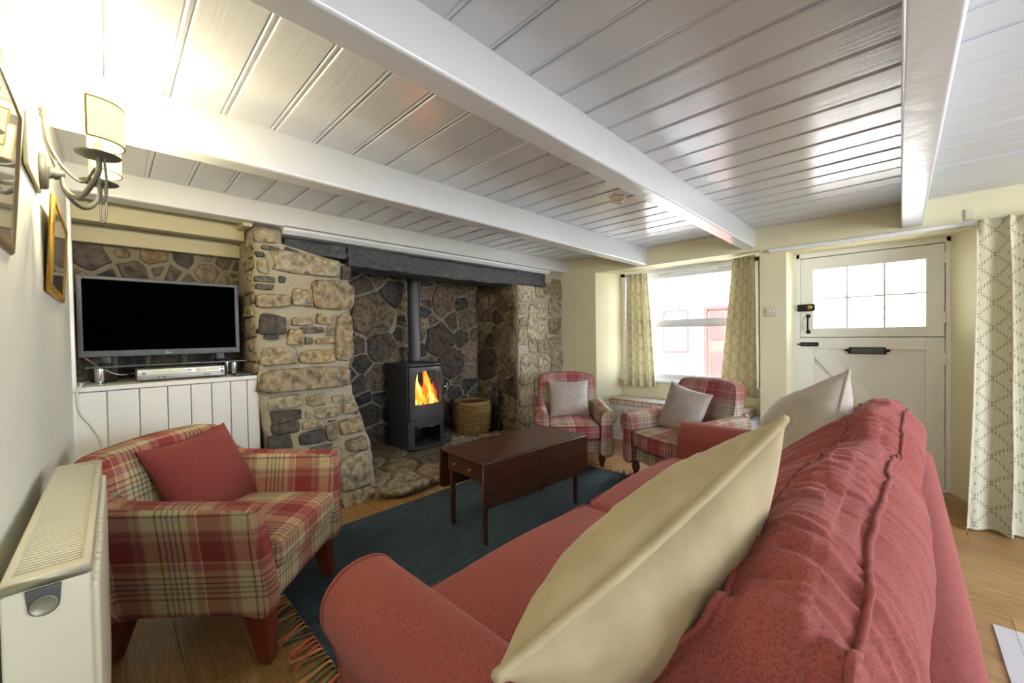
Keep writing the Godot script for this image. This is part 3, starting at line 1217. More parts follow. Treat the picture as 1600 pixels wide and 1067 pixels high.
func build_masonry() -> void:
	# left pier
	var w := thing("wall_fireplace", "rubble stone wall of the inglenook fireplace with its two piers", "wall", Vector3(1.9, 0, -3.5), 0.0, "", "structure")
	var b := w.position
	var g := geo(b)
	var rings := []
	for i in 41:
		var v := 1.975 * i / 40.0
		var ring := PackedVector3Array()
		var xl := 0.712 + 0.05 * smoothstep(0.9, 0.4, v)
		var xr := 1.315 + 0.12 * smoothstep(0.95, 0.3, v)
		if v > 1.8:
			xr = lerpf(xr, 0.87, smoothstep(1.8, 1.86, v))
		for p in [[0.0, 0.0], [0.25, 0.0], [0.5, 0.0], [0.75, 0.0], [1.0, 0.0], [1.0, 0.2], [1.0, 0.45], [1.0, 1.0], [0.0, 1.0], [0.0, 0.4], [0.0, 0.15]]:
			var x: float = lerpf(xl, xr, p[0])
			var z: float = lerpf(pier_z(v) - 0.004, -3.95, p[1])
			ring.append(Vector3(x + 0.016 * nz.get_noise_2d(v * 900, z * 600), v, z + 0.02 * nz.get_noise_2d(v * 1000 + 99, x * 900)))
		rings.append(ring)
	g.loft(rings)
	put("mortar", g, M.mortar, w)
	var ps := []
	ps.append(["t", 0.698, 1.857, 0.847, 1.944])
	ps.append(["g", 0.739, 1.811, 0.854, 1.857])
	ps.append(["d", 0.706, 1.759, 0.754, 1.805])
	ps.append(["t", 0.704, 1.651, 0.776, 1.756])
	ps.append(["k", 0.801, 1.654, 1.260, 1.828])
	ps.append(["d", 1.259, 1.657, 1.344, 1.769])
	ps.append(["g", 0.695, 1.592, 0.824, 1.647])
	ps.append(["d", 0.832, 1.596, 0.884, 1.653])
	ps.append(["g", 0.701, 1.548, 0.815, 1.592])
	ps.append(["o", 0.707, 1.434, 0.924, 1.546])
	ps.append(["k", 0.921, 1.447, 1.062, 1.572])
	ps.append(["o", 1.043, 1.434, 1.357, 1.645])
	ps.append(["d", 0.719, 1.233, 0.882, 1.387])
	ps.append(["d", 0.742, 1.209, 0.832, 1.256])
	ps.append(["t", 0.917, 1.309, 1.064, 1.372])
	ps.append(["t", 1.072, 1.314, 1.206, 1.406])
	ps.append(["o", 1.203, 1.052, 1.343, 1.410])
	ps.append(["y", 0.883, 1.158, 0.987, 1.293])
	ps.append(["g", 0.971, 1.250, 1.136, 1.304])
	ps.append(["g", 0.999, 1.171, 1.055, 1.234])
	ps.append(["y", 1.074, 1.167, 1.212, 1.222])
	ps.append(["t", 1.143, 1.228, 1.214, 1.310])
	ps.append(["t", 0.718, 1.038, 0.960, 1.170])
	ps.append(["y", 0.958, 1.022, 1.220, 1.153])
	ps.append(["b", 0.707, 0.830, 1.317, 1.016])
	ps.append(["t", 0.736, 0.742, 0.964, 0.829])
	ps.append(["t", 0.992, 0.731, 1.143, 0.813])
	ps.append(["k", 1.164, 0.731, 1.329, 0.792])
	ps.append(["d", 0.754, 0.642, 0.966, 0.730])
	ps.append(["t", 0.976, 0.648, 1.014, 0.705])
	ps.append(["t", 1.032, 0.633, 1.225, 0.716])
	ps.append(["t", 1.234, 0.630, 1.360, 0.724])
	ps.append(["d", 0.757, 0.562, 0.938, 0.649])
	ps.append(["t", 0.953, 0.575, 1.109, 0.638])
	ps.append(["g", 1.131, 0.598, 1.194, 0.617])
	ps.append(["o", 1.210, 0.484, 1.388, 0.619])
	ps.append(["d", 0.735, 0.479, 0.882, 0.568])
	ps.append(["d", 0.916, 0.472, 1.097, 0.569])
	ps.append(["b", 1.110, 0.470, 1.196, 0.592])
	ps.append(["g", 0.984, 0.428, 1.152, 0.455])
	ps.append(["b", 1.232, 0.354, 1.400, 0.463])
	ps.append(["t", 0.892, 0.354, 1.204, 0.422])
	ps.append(["k", 1.172, 0.097, 1.400, 0.345])
	ps.append(["k", 1.152, -0.024, 1.410, 0.111])
	ps.append(["d", 0.744, 0.389, 0.882, 0.459])
	ps.append(["g", 0.908, 0.210, 1.152, 0.337])
	ps.append(["t", 0.736, 0.267, 0.890, 0.370])
	ps.append(["b", 0.741, 0.121, 0.937, 0.240])
	ps.append(["k", 0.954, 0.060, 1.135, 0.184])
	var front := func(u: float, v: float, h: float) -> Vector3: return Vector3(u, v, pier_z(v) + h) - b
	for i in ps.size():
		var q = ps[i]
		var poly := rough_rect(q[1] + 0.003, q[2] + 0.005, q[3] - 0.003, q[4] - 0.005, i + 3)
		var size: float = minf(q[3] - q[1], q[4] - q[2])
		stone(poly, clampf(size * 0.24, 0.02, 0.04), front, M["stone_" + q[0]], w, i)
	# left flank of the pier, towards the television
	var fl := func(u: float, v: float, h: float) -> Vector3: return Vector3(0.716 - h, v, u) - b
	for i in 12:
		stone(rough_rect(-3.24 - 0.12 * (i % 2), 0.99 + i * 0.078, -3.08 - 0.04 * (i % 3), 1.06 + i * 0.078, 80 + i), 0.022, fl, M["stone_" + ["b", "o", "t"][i % 3]], w, 80 + i)
	# back wall of the hearth
	g = geo(b)
	var back := func(u: float, v: float, h: float) -> Vector3: return Vector3(u, v, -3.92 + h) - b
	rough_sheet(g, 1.2, 0.0, 3.5, 2.0, 60, 50, func(u, v, h): return Vector3(u, v, -3.914 + h), 0.014)
	plan(g, [Vector2(0.7, -3.97), Vector2(3.5, -3.97), Vector2(3.5, -4.4), Vector2(0.7, -4.4)], -0.05, CEIL + 0.02)
	put("mortar", g, M.mortar_dark, w)
	var bk := []
	var sd := []
	var ac := []
	bk.append(Vector3(1.826, 1.778, 0.079))
	bk.append(Vector3(2.179, 1.704, 0.123))
	bk.append(Vector3(1.942, 1.444, 0.217))
	bk.append(Vector3(2.027, 1.131, 0.139))
	bk.append(Vector3(2.269, 1.257, 0.052))
	bk.append(Vector3(2.288, 1.390, 0.037))
	bk.append(Vector3(1.759, 1.120, 0.058))
	bk.append(Vector3(1.795, 0.957, 0.072))
	bk.append(Vector3(1.983, 0.772, 0.117))
	bk.append(Vector3(1.790, 0.731, 0.079))
	bk.append(Vector3(1.834, 0.603, 0.053))
	bk.append(Vector3(1.884, 0.412, 0.115))
	bk.append(Vector3(1.942, 0.197, 0.110))
	bk.append(Vector3(1.775, 1.857, 0.052))
	bk.append(Vector3(2.043, 1.850, 0.063))
	bk.append(Vector3(2.617, 1.726, 0.072))
	bk.append(Vector3(2.623, 1.616, 0.048))
	bk.append(Vector3(2.569, 1.496, 0.056))
	bk.append(Vector3(2.831, 1.641, 0.160))
	bk.append(Vector3(2.602, 1.806, 0.040))
	bk.append(Vector3(2.557, 1.357, 0.040))
	bk.append(Vector3(2.671, 1.388, 0.041))
	bk.append(Vector3(2.765, 1.185, 0.183))
	bk.append(Vector3(3.121, 1.616, 0.090))
	bk.append(Vector3(3.177, 1.418, 0.127))
	bk.append(Vector3(3.122, 1.202, 0.081))
	bk.append(Vector3(3.231, 1.014, 0.092))
	bk.append(Vector3(3.094, 1.773, 0.071))
	bk.append(Vector3(2.927, 0.864, 0.173))
	bk.append(Vector3(3.190, 0.612, 0.073))
	bk.append(Vector3(3.010, 0.677, 0.062))
	bk.append(Vector3(2.977, 0.539, 0.079))
	bk.append(Vector3(2.372, 1.618, 0.106))
	bk.append(Vector3(2.364, 1.263, 0.091))
	bk.append(Vector3(2.358, 0.979, 0.091))
	bk.append(Vector3(2.781, 0.653, 0.101))
	bk.append(Vector3(2.606, 0.855, 0.080))
	bk.append(Vector3(3.061, 0.307, 0.143))
	bk.append(Vector3(2.774, 0.349, 0.118))
	sd.append(Vector3(-3.811, 1.643, 0.143))
	sd.append(Vector3(-3.728, 1.469, 0.086))
	sd.append(Vector3(-3.732, 1.334, 0.076))
	sd.append(Vector3(-3.841, 1.158, 0.078))
	sd.append(Vector3(-3.453, 1.425, 0.081))
	sd.append(Vector3(-3.417, 1.303, 0.070))
	sd.append(Vector3(-3.308, 1.092, 0.214))
	sd.append(Vector3(-3.370, 1.594, 0.118))
	sd.append(Vector3(-3.290, 1.743, 0.116))
	sd.append(Vector3(-3.094, 1.388, 0.110))
	sd.append(Vector3(-3.733, 0.847, 0.195))
	sd.append(Vector3(-3.389, 0.925, 0.080))
	sd.append(Vector3(-3.315, 0.823, 0.049))
	sd.append(Vector3(-3.073, 0.838, 0.101))
	sd.append(Vector3(-3.641, 0.567, 0.149))
	sd.append(Vector3(-3.397, 0.629, 0.080))
	sd.append(Vector3(-3.186, 0.590, 0.133))
	sd.append(Vector3(-3.251, 0.406, 0.116))
	sd.append(Vector3(-3.052, 0.318, 0.110))
	sd.append(Vector3(-3.487, 0.212, 0.144))
	sd.append(Vector3(-3.824, 0.280, 0.156))
	sd.append(Vector3(-3.163, 0.082, 0.114))
	sd.append(Vector3(-3.633, -0.088, 0.129))
	sd.append(Vector3(-3.936, 0.555, 0.069))
	sd.append(Vector3(-3.496, 1.787, 0.071))
	sd.append(Vector3(-3.747, 1.798, 0.076))
	sd.append(Vector3(-3.182, 1.195, 0.056))
	sd.append(Vector3(-3.538, 1.251, 0.051))
	ac.append(Vector3(-0.044, 1.722, 0.071))
	ac.append(Vector3(0.091, 1.779, 0.021))
	ac.append(Vector3(0.133, 1.666, 0.070))
	ac.append(Vector3(0.239, 1.774, 0.059))
	ac.append(Vector3(0.400, 1.777, 0.055))
	ac.append(Vector3(0.263, 1.705, 0.030))
	ac.append(Vector3(0.331, 1.682, 0.038))
	ac.append(Vector3(0.506, 1.808, 0.037))
	ac.append(Vector3(0.617, 1.776, 0.042))
	ac.append(Vector3(0.518, 1.692, 0.074))
	ac.append(Vector3(0.702, 1.744, 0.026))
	ac.append(Vector3(0.697, 1.696, 0.022))
	ac.append(Vector3(0.780, 1.771, 0.031))
	ac.append(Vector3(0.700, 1.644, 0.022))
	ac.append(Vector3(0.747, 1.571, 0.040))
	ac.append(Vector3(-0.109, 1.618, 0.044))
	ac.append(Vector3(0.026, 1.631, 0.047))
	ac.append(Vector3(-0.113, 1.427, 0.050))
	ac.append(Vector3(-0.065, 1.235, 0.058))
	ac.append(Vector3(-0.134, 1.084, 0.038))
	ac.append(Vector3(0.431, 1.626, 0.047))
	ac.append(Vector3(0.614, 1.641, 0.034))
	ac.append(Vector3(0.099, 1.069, 0.048))
	ac.append(Vector3(0.283, 1.036, 0.060))
	ac.append(Vector3(0.489, 1.021, 0.065))
	ac.append(Vector3(0.679, 1.032, 0.052))
	ac.append(Vector3(0.794, 1.657, 0.027))
	ac.append(Vector3(-0.015, 1.076, 0.053))
	ac.append(Vector3(0.651, 1.574, 0.030))
	var reg := PackedVector2Array([Vector2(1.35, 0.02), Vector2(3.36, 0.02), Vector2(3.36, 1.98), Vector2(1.35, 1.98)])
	for q in 400:   # fill what the pipe and stove hide with smaller stones
		var c := Vector3(rng.randf_range(1.4, 3.3), rng.randf_range(0.05, 1.95), rng.randf_range(0.035, 0.085))
		var free := true
		for t in bk:
			if Vector2(t.x - c.x, t.y - c.y).length() < (t.z + c.z) * 1.05:
				free = false
		if free:
			bk.append(c)
	for q in cells(bk, reg, 0.018):
		var s: Vector3 = bk[q[1]]
		var tone: String = ["s", "v", "u", "s", "v", "d"][q[1] % 6] if s.x < 2.35 else ["u", "s", "b", "u", "s", "d"][q[1] % 6]
		stone(q[0], clampf(s.z * 0.25, 0.018, 0.04), back, M["stone_" + tone], w, 200 + q[1])
	# right flank and right pier
	var side := func(u: float, v: float, h: float) -> Vector3:
		var x := 3.27 + 0.12 * (u + 3.12) / (-0.8)
		return Vector3(x - h, v, u) - b
	g = geo(b)
	plan(g, [Vector2(3.275, -3.13), Vector2(4.12, -3.13), Vector2(4.12, -4.4), Vector2(3.395, -4.4), Vector2(3.395, -3.93)], 0.0, CEIL)
	rough_sheet(g, -3.95, 0.0, -3.1, 2.0, 30, 50, func(u, v, h): return Vector3(3.27 + 0.12 * (u + 3.12) / (-0.8) - h, v, u), 0.012)
	rough_sheet(g, 3.26, 0.0, 4.12, 2.0, 30, 50, func(u, v, h): return Vector3(u, v, -3.116 + h), 0.008)
	put("mortar", g, M.mortar, w)
	for q in 200:
		var c := Vector3(rng.randf_range(-3.88, -3.16), rng.randf_range(0.05, 1.9), rng.randf_range(0.04, 0.08))
		var free := true
		for t in sd:
			if Vector2(t.x - c.x, t.y - c.y).length() < (t.z + c.z) * 1.05:
				free = false
		if free:
			sd.append(c)
	reg = PackedVector2Array([Vector2(-3.9, 0.02), Vector2(-3.13, 0.02), Vector2(-3.13, 1.9), Vector2(-3.9, 1.9)])
	for q in cells(sd, reg, 0.018):
		var s: Vector3 = sd[q[1]]
		stone(q[0], clampf(s.z * 0.25, 0.016, 0.036), side, M["stone_" + ["b", "u", "t", "u", "s", "b"][q[1] % 6]], w, 400 + q[1])
	var rp := []
	for q in ["3.30 1.60 3.56 1.80 w", "3.60 1.68 3.74 1.80 t", "3.78 1.72 3.90 1.86 b", "3.92 1.66 4.08 1.9 b", "3.30 1.45 3.42 1.57 k", "3.46 1.18 3.80 1.60 w", "3.83 1.46 4.08 1.64 t", "3.30 1.12 3.42 1.40 t", "3.84 1.22 4.07 1.42 b", "3.46 1.03 3.58 1.15 k", "3.62 1.00 3.78 1.14 o", "3.82 1.05 4.06 1.19 t", "3.29 0.66 3.62 0.98 k", "3.66 0.72 3.84 0.96 w", "3.86 0.80 4.07 1.01 t", "3.29 0.42 3.52 0.63 t", "3.55 0.44 3.78 0.68 k", "3.80 0.50 4.06 0.75 t", "3.3 0.06 3.66 0.38 b", "3.7 0.06 4.06 0.45 k"]:
		var v: PackedStringArray = q.split(" ")
		rp.append(v)
	var rf := func(u: float, v: float, h: float) -> Vector3: return Vector3(u, v, -3.12 + h) - b
	for i in rp.size():
		stone(rough_rect(float(rp[i][0]) - 0.012, float(rp[i][1]) - 0.012, float(rp[i][2]) + 0.012, float(rp[i][3]) + 0.012, 60 + i), 0.022, rf, M["stone_" + rp[i][4]], w, 600 + i)
	# alcove back wall with a patch of brick
	g = geo()
	var al := thing("wall_back", "stone back wall of the television alcove with its shade put into the colour", "wall", Vector3(0.3, 0, -3.6), 0.0, "", "structure")
	b = al.position
	g = geo(b)
	plan(g, [Vector2(-0.3, -3.6), Vector2(0.8, -3.6), Vector2(0.8, -4.4), Vector2(-0.3, -4.4)], -0.05, CEIL)
	rough_sheet(g, -0.2, 0.0, 0.8, 1.95, 30, 50, func(u, v, h): return Vector3(u, v, -3.545 + h), 0.014)
	put("mortar", g, mat(c8(126, 117, 98), 0.95), al)  # mortar colour darkened for the shade of the recess
	var ab := func(u: float, v: float, h: float) -> Vector3: return Vector3(u, v, -3.55 + h) - b
	reg = PackedVector2Array([Vector2(-0.14, 0.98), Vector2(0.74, 0.98), Vector2(0.74, 1.9), Vector2(-0.14, 1.9)])
	for q in cells(ac, reg, 0.024):
		var c := Vector2.ZERO
		for p in q[0]:
			c += p / q[0].size()
		if c.x > 0.6 and c.y < 1.58 and c.y > 1.15:
			continue
		var s: Vector3 = ac[q[1]]
		stone(q[0], clampf(s.z * 0.3, 0.014, 0.04), ab, M["stone_" + ["s", "u", "s", "u", "v", "s"][q[1] % 6]], al, 700 + q[1])  # darker stone tones stand in for the dim alcove
	for i in 6:
		for j in 2:
			g = geo(b)
			var x := 0.64 + 0.14 * j + 0.06 * (i % 2)
			soft(g, Vector3(minf(x, 0.74), 1.18 + i * 0.068, -3.53), Vector3(0.128, 0.056, 0.07), 0.008, 1, Vector3i(2, 1, 1), func(p: Vector3): return p + Vector3(1, 1, 1) * 0.006 * nz.get_noise_3d(p.x * 2000, p.y * 2000, p.z * 2000))
			put("brick", g, M.stone_r, al)
	# blackened oak lintel in two lengths
	var li := thing("fireplace_lintel", "blackened timber lintel across the top of the fireplace", "lintel", Vector3(2.3, 1.8, -3.15), 0.0, "", "structure")
	b = li.position
	for q in [[0.885, 1.325, 1.822, 1.925, "end_block"], [1.33, 3.21, 1.778, 1.935, "beam"], [3.2, 3.72, 1.79, 1.945, "end_block"]]:
		g = geo(b)
		var x0: float = q[0]
		var x1: float = q[1]
		soft(g, Vector3((x0 + x1) / 2, (q[2] + q[3]) / 2, -3.19), Vector3(x1 - x0, q[3] - q[2], 0.26), 0.012, 2, Vector3i(int((x1 - x0) / 0.03), 5, 5), func(p: Vector3):
			return p + Vector3(0, 0.014 * nz.get_noise_3d(p.x * 400, p.y * 900, p.z * 900) + (-0.012 * sin((p.x - 1.33) / 1.88 * PI) if p.x > 1.33 and p.x < 3.21 else 0.0), 0.014 * nz.get_noise_3d(p.x * 500 + 40, p.y * 1200, p.z * 900)))
		put(q[4], g, M.lintel, li)
	# moulding between lintel and beam
	g = geo()
	var prof := PackedVector2Array([Vector2(-3.2, 1.93), Vector2(-3.045, 1.945), Vector2(-3.035, 1.945), Vector2(-3.032, 1.957), Vector2(-3.02, 1.96), Vector2(-3.01, 1.972), Vector2(-3.008, 1.994), Vector2(-3.2, 1.994)])
	var rr_ := []
	for x in [0.87, 2.3, 3.76]:
		var ring := PackedVector3Array()
		for p in prof:
			ring.append(Vector3(x, p.y, p.x))
		rr_.append(ring)
	g.loft(rr_, true, 2)
	solo("trim_2", g, M.beam, "white moulded strip between the lintel and the beam above", "trim", Vector3.ZERO, "", "structure")
	# alcove joists and boards above the television
	g = geo()
	box(g, Vector3(0.28, 1.99, -3.33), Vector3(0.84, 0.17, 0.1), 0.006)
	box(g, Vector3(0.68, 2.02, -3.2), Vector3(0.06, 0.1, 0.2), 0.006)
	solo("trim_3", g, M.cream, "cream painted joist over the television alcove", "trim", Vector3.ZERO, "", "structure")
	g = geo()
	box(g, Vector3(0.28, 1.9, -3.5), Vector3(0.86, 0.17, 0.06), 0.006)
	solo("trim_4", g, M.cream, "cream painted plate against the stone at the back of the alcove", "trim", Vector3.ZERO, "", "structure")
	# hearth flags
	var hs := thing("hearth", "raised hearth of rough stone slabs in front of the stove", "hearth", Vector3(2.3, 0, -3.3), 0.0, "", "structure")
	b = hs.position
	g = geo(b)
	plan(g, [Vector2(1.36, -2.86), Vector2(1.56, -2.72), Vector2(3.26, -2.78), Vector2(3.4, -3.95), Vector2(1.2, -3.95)], -0.01, 0.055)
	put("bed", g, M.mortar_dark, hs)
	var hp := []
	for q in ["1.66 -2.84 .16", "1.98 -2.86 .18", "2.38 -2.86 .2", "2.8 -2.88 .2", "3.12 -2.9 .16", "1.5 -3.06 .15", "1.78 -3.14 .17", "2.15 -3.2 .22", "2.62 -3.24 .24", "3.05 -3.25 .2", "1.55 -3.45 .22", "1.95 -3.6 .22", "2.4 -3.65 .22", "2.85 -3.65 .24", "3.2 -3.6 .15"]:
		var v: PackedStringArray = q.split(" ")
		hp.append(Vector3(float(v[0]), float(v[1]), float(v[2])))
	reg = PackedVector2Array([Vector2(1.36, -2.86), Vector2(1.52, -2.68), Vector2(3.25, -2.74), Vector2(3.36, -3.92), Vector2(1.36, -3.92)])
	var up := func(u: float, v: float, h: float) -> Vector3: return Vector3(u, 0.05 + 0.03 * smoothstep(-2.75, -3.3, v) + h, v) - b
	for q in cells(hp, reg, 0.02):
		stone(q[0], 0.03, up, M["stone_" + ["k", "b", "g", "k", "t"][q[1] % 5]], hs, 900 + q[1], "slab")


# ---------------------------------------------------------------- stove and hearth things
func build_stove() -> void:
	var at := Vector3(2.235, 0.1, -3.6)
	var t := thing("wood_stove", "dark grey steel wood-burning stove with arched glass door on the hearth", "stove", at)
	var hw := 0.208
	var bow := func(x: float) -> float: return 0.06 * (1.0 - pow(x / hw, 2.0))
	var fz := 0.19   # face of the body at its corners
	var outline := func(grow: float, z1: float) -> PackedVector2Array:
		var o := PackedVector2Array()
		for i in 13:
			var x := lerpf(-hw, hw, i / 12.0)
			o.append(Vector2(x * (1.0 + grow / hw), z1 + bow.call(x) + grow))
		o.append(Vector2(hw + grow, -0.2 - grow))
		o.append(Vector2(-hw - grow, -0.2 - grow))
		return o
	var prism := func(g: Geo, o: PackedVector2Array, y0: float, y1: float, r: float) -> void:
		var rings := []
		for q in [[r, y0], [0.0, y0 + r], [0.0, y1 - r], [r, y1]]:
			var ring := PackedVector3Array()
			for p in inset(o, q[0]):
				ring.append(Vector3(p.x, q[1], p.y))
			rings.append(ring)
		g.loft(rings)
	var g := geo()
	for s in [-1, 1]:
		box(g, Vector3(s * (hw - 0.008), 0.42, -0.005), Vector3(0.016, 0.82, 0.39), 0.004)
	box(g, Vector3(0, 0.42, -0.192), Vector3(hw * 2, 0.82, 0.016), 0.004)
	prism.call(g, outline.call(-0.004, fz - 0.01), 0.275, 0.3, 0.003)   # shelf between firebox and log store
	prism.call(g, outline.call(-0.004, fz - 0.01), 0.0, 0.03, 0.003)
	put("body", g, M.stove, t)
	g = geo()
	prism.call(g, outline.call(0.012, fz), 0.83, 0.852, 0.005)
	put("top_plate", g, M.stove, t)
	g = geo()
	prism.call(g, outline.call(0.01, fz + 0.012), 0.018, 0.034, 0.005)
	put("ash_lip", g, M.stove, t)
	# log store surround
	var bend := func(v: Vector3) -> Vector3: return Vector3(v.x, v.y, fz - 0.012 + bow.call(clampf(v.x, -hw, hw)) + v.z)
	var pts := func(w: float, y0: float, y1: float, n: int, arch: float) -> PackedVector2Array:
		var o := PackedVector2Array()
		for i in n:
			o.append(Vector2(lerpf(w, -w, float(i) / n), y1 + arch * (1 - pow(lerpf(1, -1, float(i) / n), 2.0))))
		for i in n:
			o.append(Vector2(-w, lerpf(y1, y0, float(i) / n)))
		for i in n:
			o.append(Vector2(lerpf(-w, w, float(i) / n), y0))
		for i in n:
			o.append(Vector2(w, lerpf(y0, y1, float(i) / n)))
		return o
	g = geo()
	framing(g, pts.call(hw - 0.001, 0.03, 0.285, 10, 0.0), pts.call(0.15, 0.04, 0.245, 10, 0.0), 0.014, 0.003, bend)
	put("log_store_surround", g, M.stove, t)
	g = geo()
	box(g, Vector3(0, 0.238, fz + 0.05), Vector3(0.27, 0.03, 0.016), 0.004)
	put("air_slide", g, M.stove, t)
	g = geo()
	box(g, Vector3(0.02, 0.226, fz + 0.064), Vector3(0.04, 0.008, 0.02), 0.003)
	put("air_lever", g, M.chrome, t)
	# door
	var bend2 := func(v: Vector3) -> Vector3: return Vector3(v.x, v.y, fz + 0.002 + bow.call(clampf(v.x, -hw, hw)) + v.z)
	g = geo()
	framing(g, pts.call(hw - 0.008, 0.292, 0.822, 12, 0.0), pts.call(0.147, 0.455, 0.755, 12, 0.03), 0.02, 0.004, bend2)
	var door := put("stove_door", g, M.stove, t)
	g = geo()
	g.grid(16, 8, func(s, v): return bend2.call(Vector3(lerpf(-0.15, 0.15, s), lerpf(0.45, 0.79, v), 0.006)))
	put("glass", g, M.glass, door)
	g = geo()
	box(g, Vector3(hw - 0.002, 0.6, fz + 0.035), Vector3(0.02, 0.022, 0.03), 0.004)
	tube(g, PackedVector3Array([Vector3(hw + 0.018, 0.5, fz + 0.05), Vector3(hw + 0.018, 0.64, fz + 0.05)]), 0.009, 10)
	put("door_handle", g, M.chrome, door)
	# firebox lining
	g = geo()
	box(g, Vector3(0, 0.56, -0.17), Vector3(0.38, 0.54, 0.02), 0.003)
	for s in [-1, 1]:
		box(g, Vector3(s * 0.185, 0.56, 0.0), Vector3(0.012, 0.54, 0.34), 0.003)
	box(g, Vector3(0, 0.82, 0.0), Vector3(0.38, 0.012, 0.36), 0.003)
	box(g, Vector3(0, 0.36, 0.02), Vector3(0.37, 0.11, 0.3), 0.01)
	put("firebox", g, M.soot, t)
	# flue
	g = geo()
	lathe(g, [Vector2(0.068, 0.85), Vector2(0.068, 0.885), Vector2(0.064, 0.89), Vector2(0.064, 0.915), Vector2(0.068, 0.92), Vector2(0.068, 0.945), Vector2(0.063, 0.952), Vector2(0.063, 1.46), Vector2(0.065, 1.462), Vector2(0.065, 1.47), Vector2(0.063, 1.472), Vector2(0.063, 2.0)], 28, Vector3(0.02, 0, -0.03))
	put("flue_pipe", g, M.stove, t)
	# burning logs and flames
	var bark := mat(c8(52, 30, 20), 0.95, M.stone_d.albedo_texture, 0.1)
	var li := 0
	var ll := ["charred split log leaning left inside the stove", "charred split log leaning right inside the stove", "charred log standing at the back of the stove fire", "glowing log lying at the foot of the stove fire"]
	for q in [[Vector3(-0.1, 0.44, 0.14), Vector3(0.03, 0.64, 0.06)], [Vector3(0.15, 0.44, 0.13), Vector3(0.06, 0.68, 0.06)], [Vector3(0.09, 0.44, 0.06), Vector3(0.0, 0.66, -0.02)], [Vector3(-0.09, 0.435, 0.17), Vector3(0.14, 0.435, 0.15)]]:
		g = geo()
		var path := PackedVector3Array()
		var rad := PackedFloat32Array()
		for i in 9:
			path.append(q[0].lerp(q[1], i / 8.0) + Vector3(0.004, 0.003, 0) * sin(i * 2.1))
			rad.append(0.026 + 0.004 * sin(i * 1.7 + li))
		tube(g, path, rad, 7)
		solo("log", g, bark, ll[li], "log", at, "logs in the stove")
		li += 1
	var fire := thing("fire", "orange and yellow flames rising round the logs behind the stove glass", "fire", at, 0.0, "", "stuff")
	var fm := [glow(c8(255, 88, 8), 1.3), glow(c8(255, 140, 24), 1.9), glow(c8(255, 206, 90), 2.8)]
	var r := RandomNumberGenerator.new()
	r.seed = 12
	for q in [[-0.1, 0.1, 0.17, 0.034, 1], [-0.085, 0.12, 0.11, 0.022, 2], [-0.045, 0.06, 0.2, 0.03, 1], [-0.06, 0.05, 0.26, 0.02, 2], [0.0, 0.05, 0.3, 0.036, 0], [0.02, 0.08, 0.33, 0.03, 1], [0.03, 0.1, 0.27, 0.018, 2], [0.06, 0.08, 0.23, 0.024, 1], [0.09, 0.09, 0.13, 0.02, 0], [0.11, 0.06, 0.18, 0.02, 0], [-0.12, 0.12, 0.08, 0.02, 2], [-0.03, 0.12, 0.1, 0.022, 1], [0.05, 0.12, 0.11, 0.02, 2], [0.0, 0.13, 0.07, 0.02, 0], [0.1, 0.12, 0.06, 0.018, 1]]:
		g = geo()
		var path := PackedVector3Array()
		var rad := PackedFloat32Array()
		var ph := r.randf() * TAU
		for i in 15:
			var s := i / 14.0
			path.append(Vector3(q[0] * 1.1 + 0.035 + 0.022 * s * sin(ph + s * 5.0), 0.425 + 1.2 * q[2] * s, q[1] * 0.7 + 0.1 - 0.04 * s + 0.01 * cos(ph * 2 + s * 6)))
			rad.append(maxf(0.0012, 1.15 * q[3] * (pow(sin(PI * (0.12 + 0.88 * s)), 0.8) * (1.0 - 0.35 * s)) * (1.0 + 0.18 * sin(s * 11 + ph))))
		tube(g, path, rad, 8)
		put("flame", g, fm[q[4]], fire)
	g = geo()
	for i in 26:
		var c := Vector3(r.randf_range(-0.14, 0.14), 0.425 + r.randf() * 0.02, r.randf_range(-0.04, 0.14))
		soft(g, c, Vector3(0.03, 0.022, 0.03), 0.008, 1, Vector3i(1, 1, 1))
	put("ember", g, glow(c8(255, 70, 10), 0.8), fire)
	var l := OmniLight3D.new()
	lamp(l, "fire_light", 0.05, c8(255, 130, 40), 0.08, Vector3(0, 0.55, 0.16), fire)


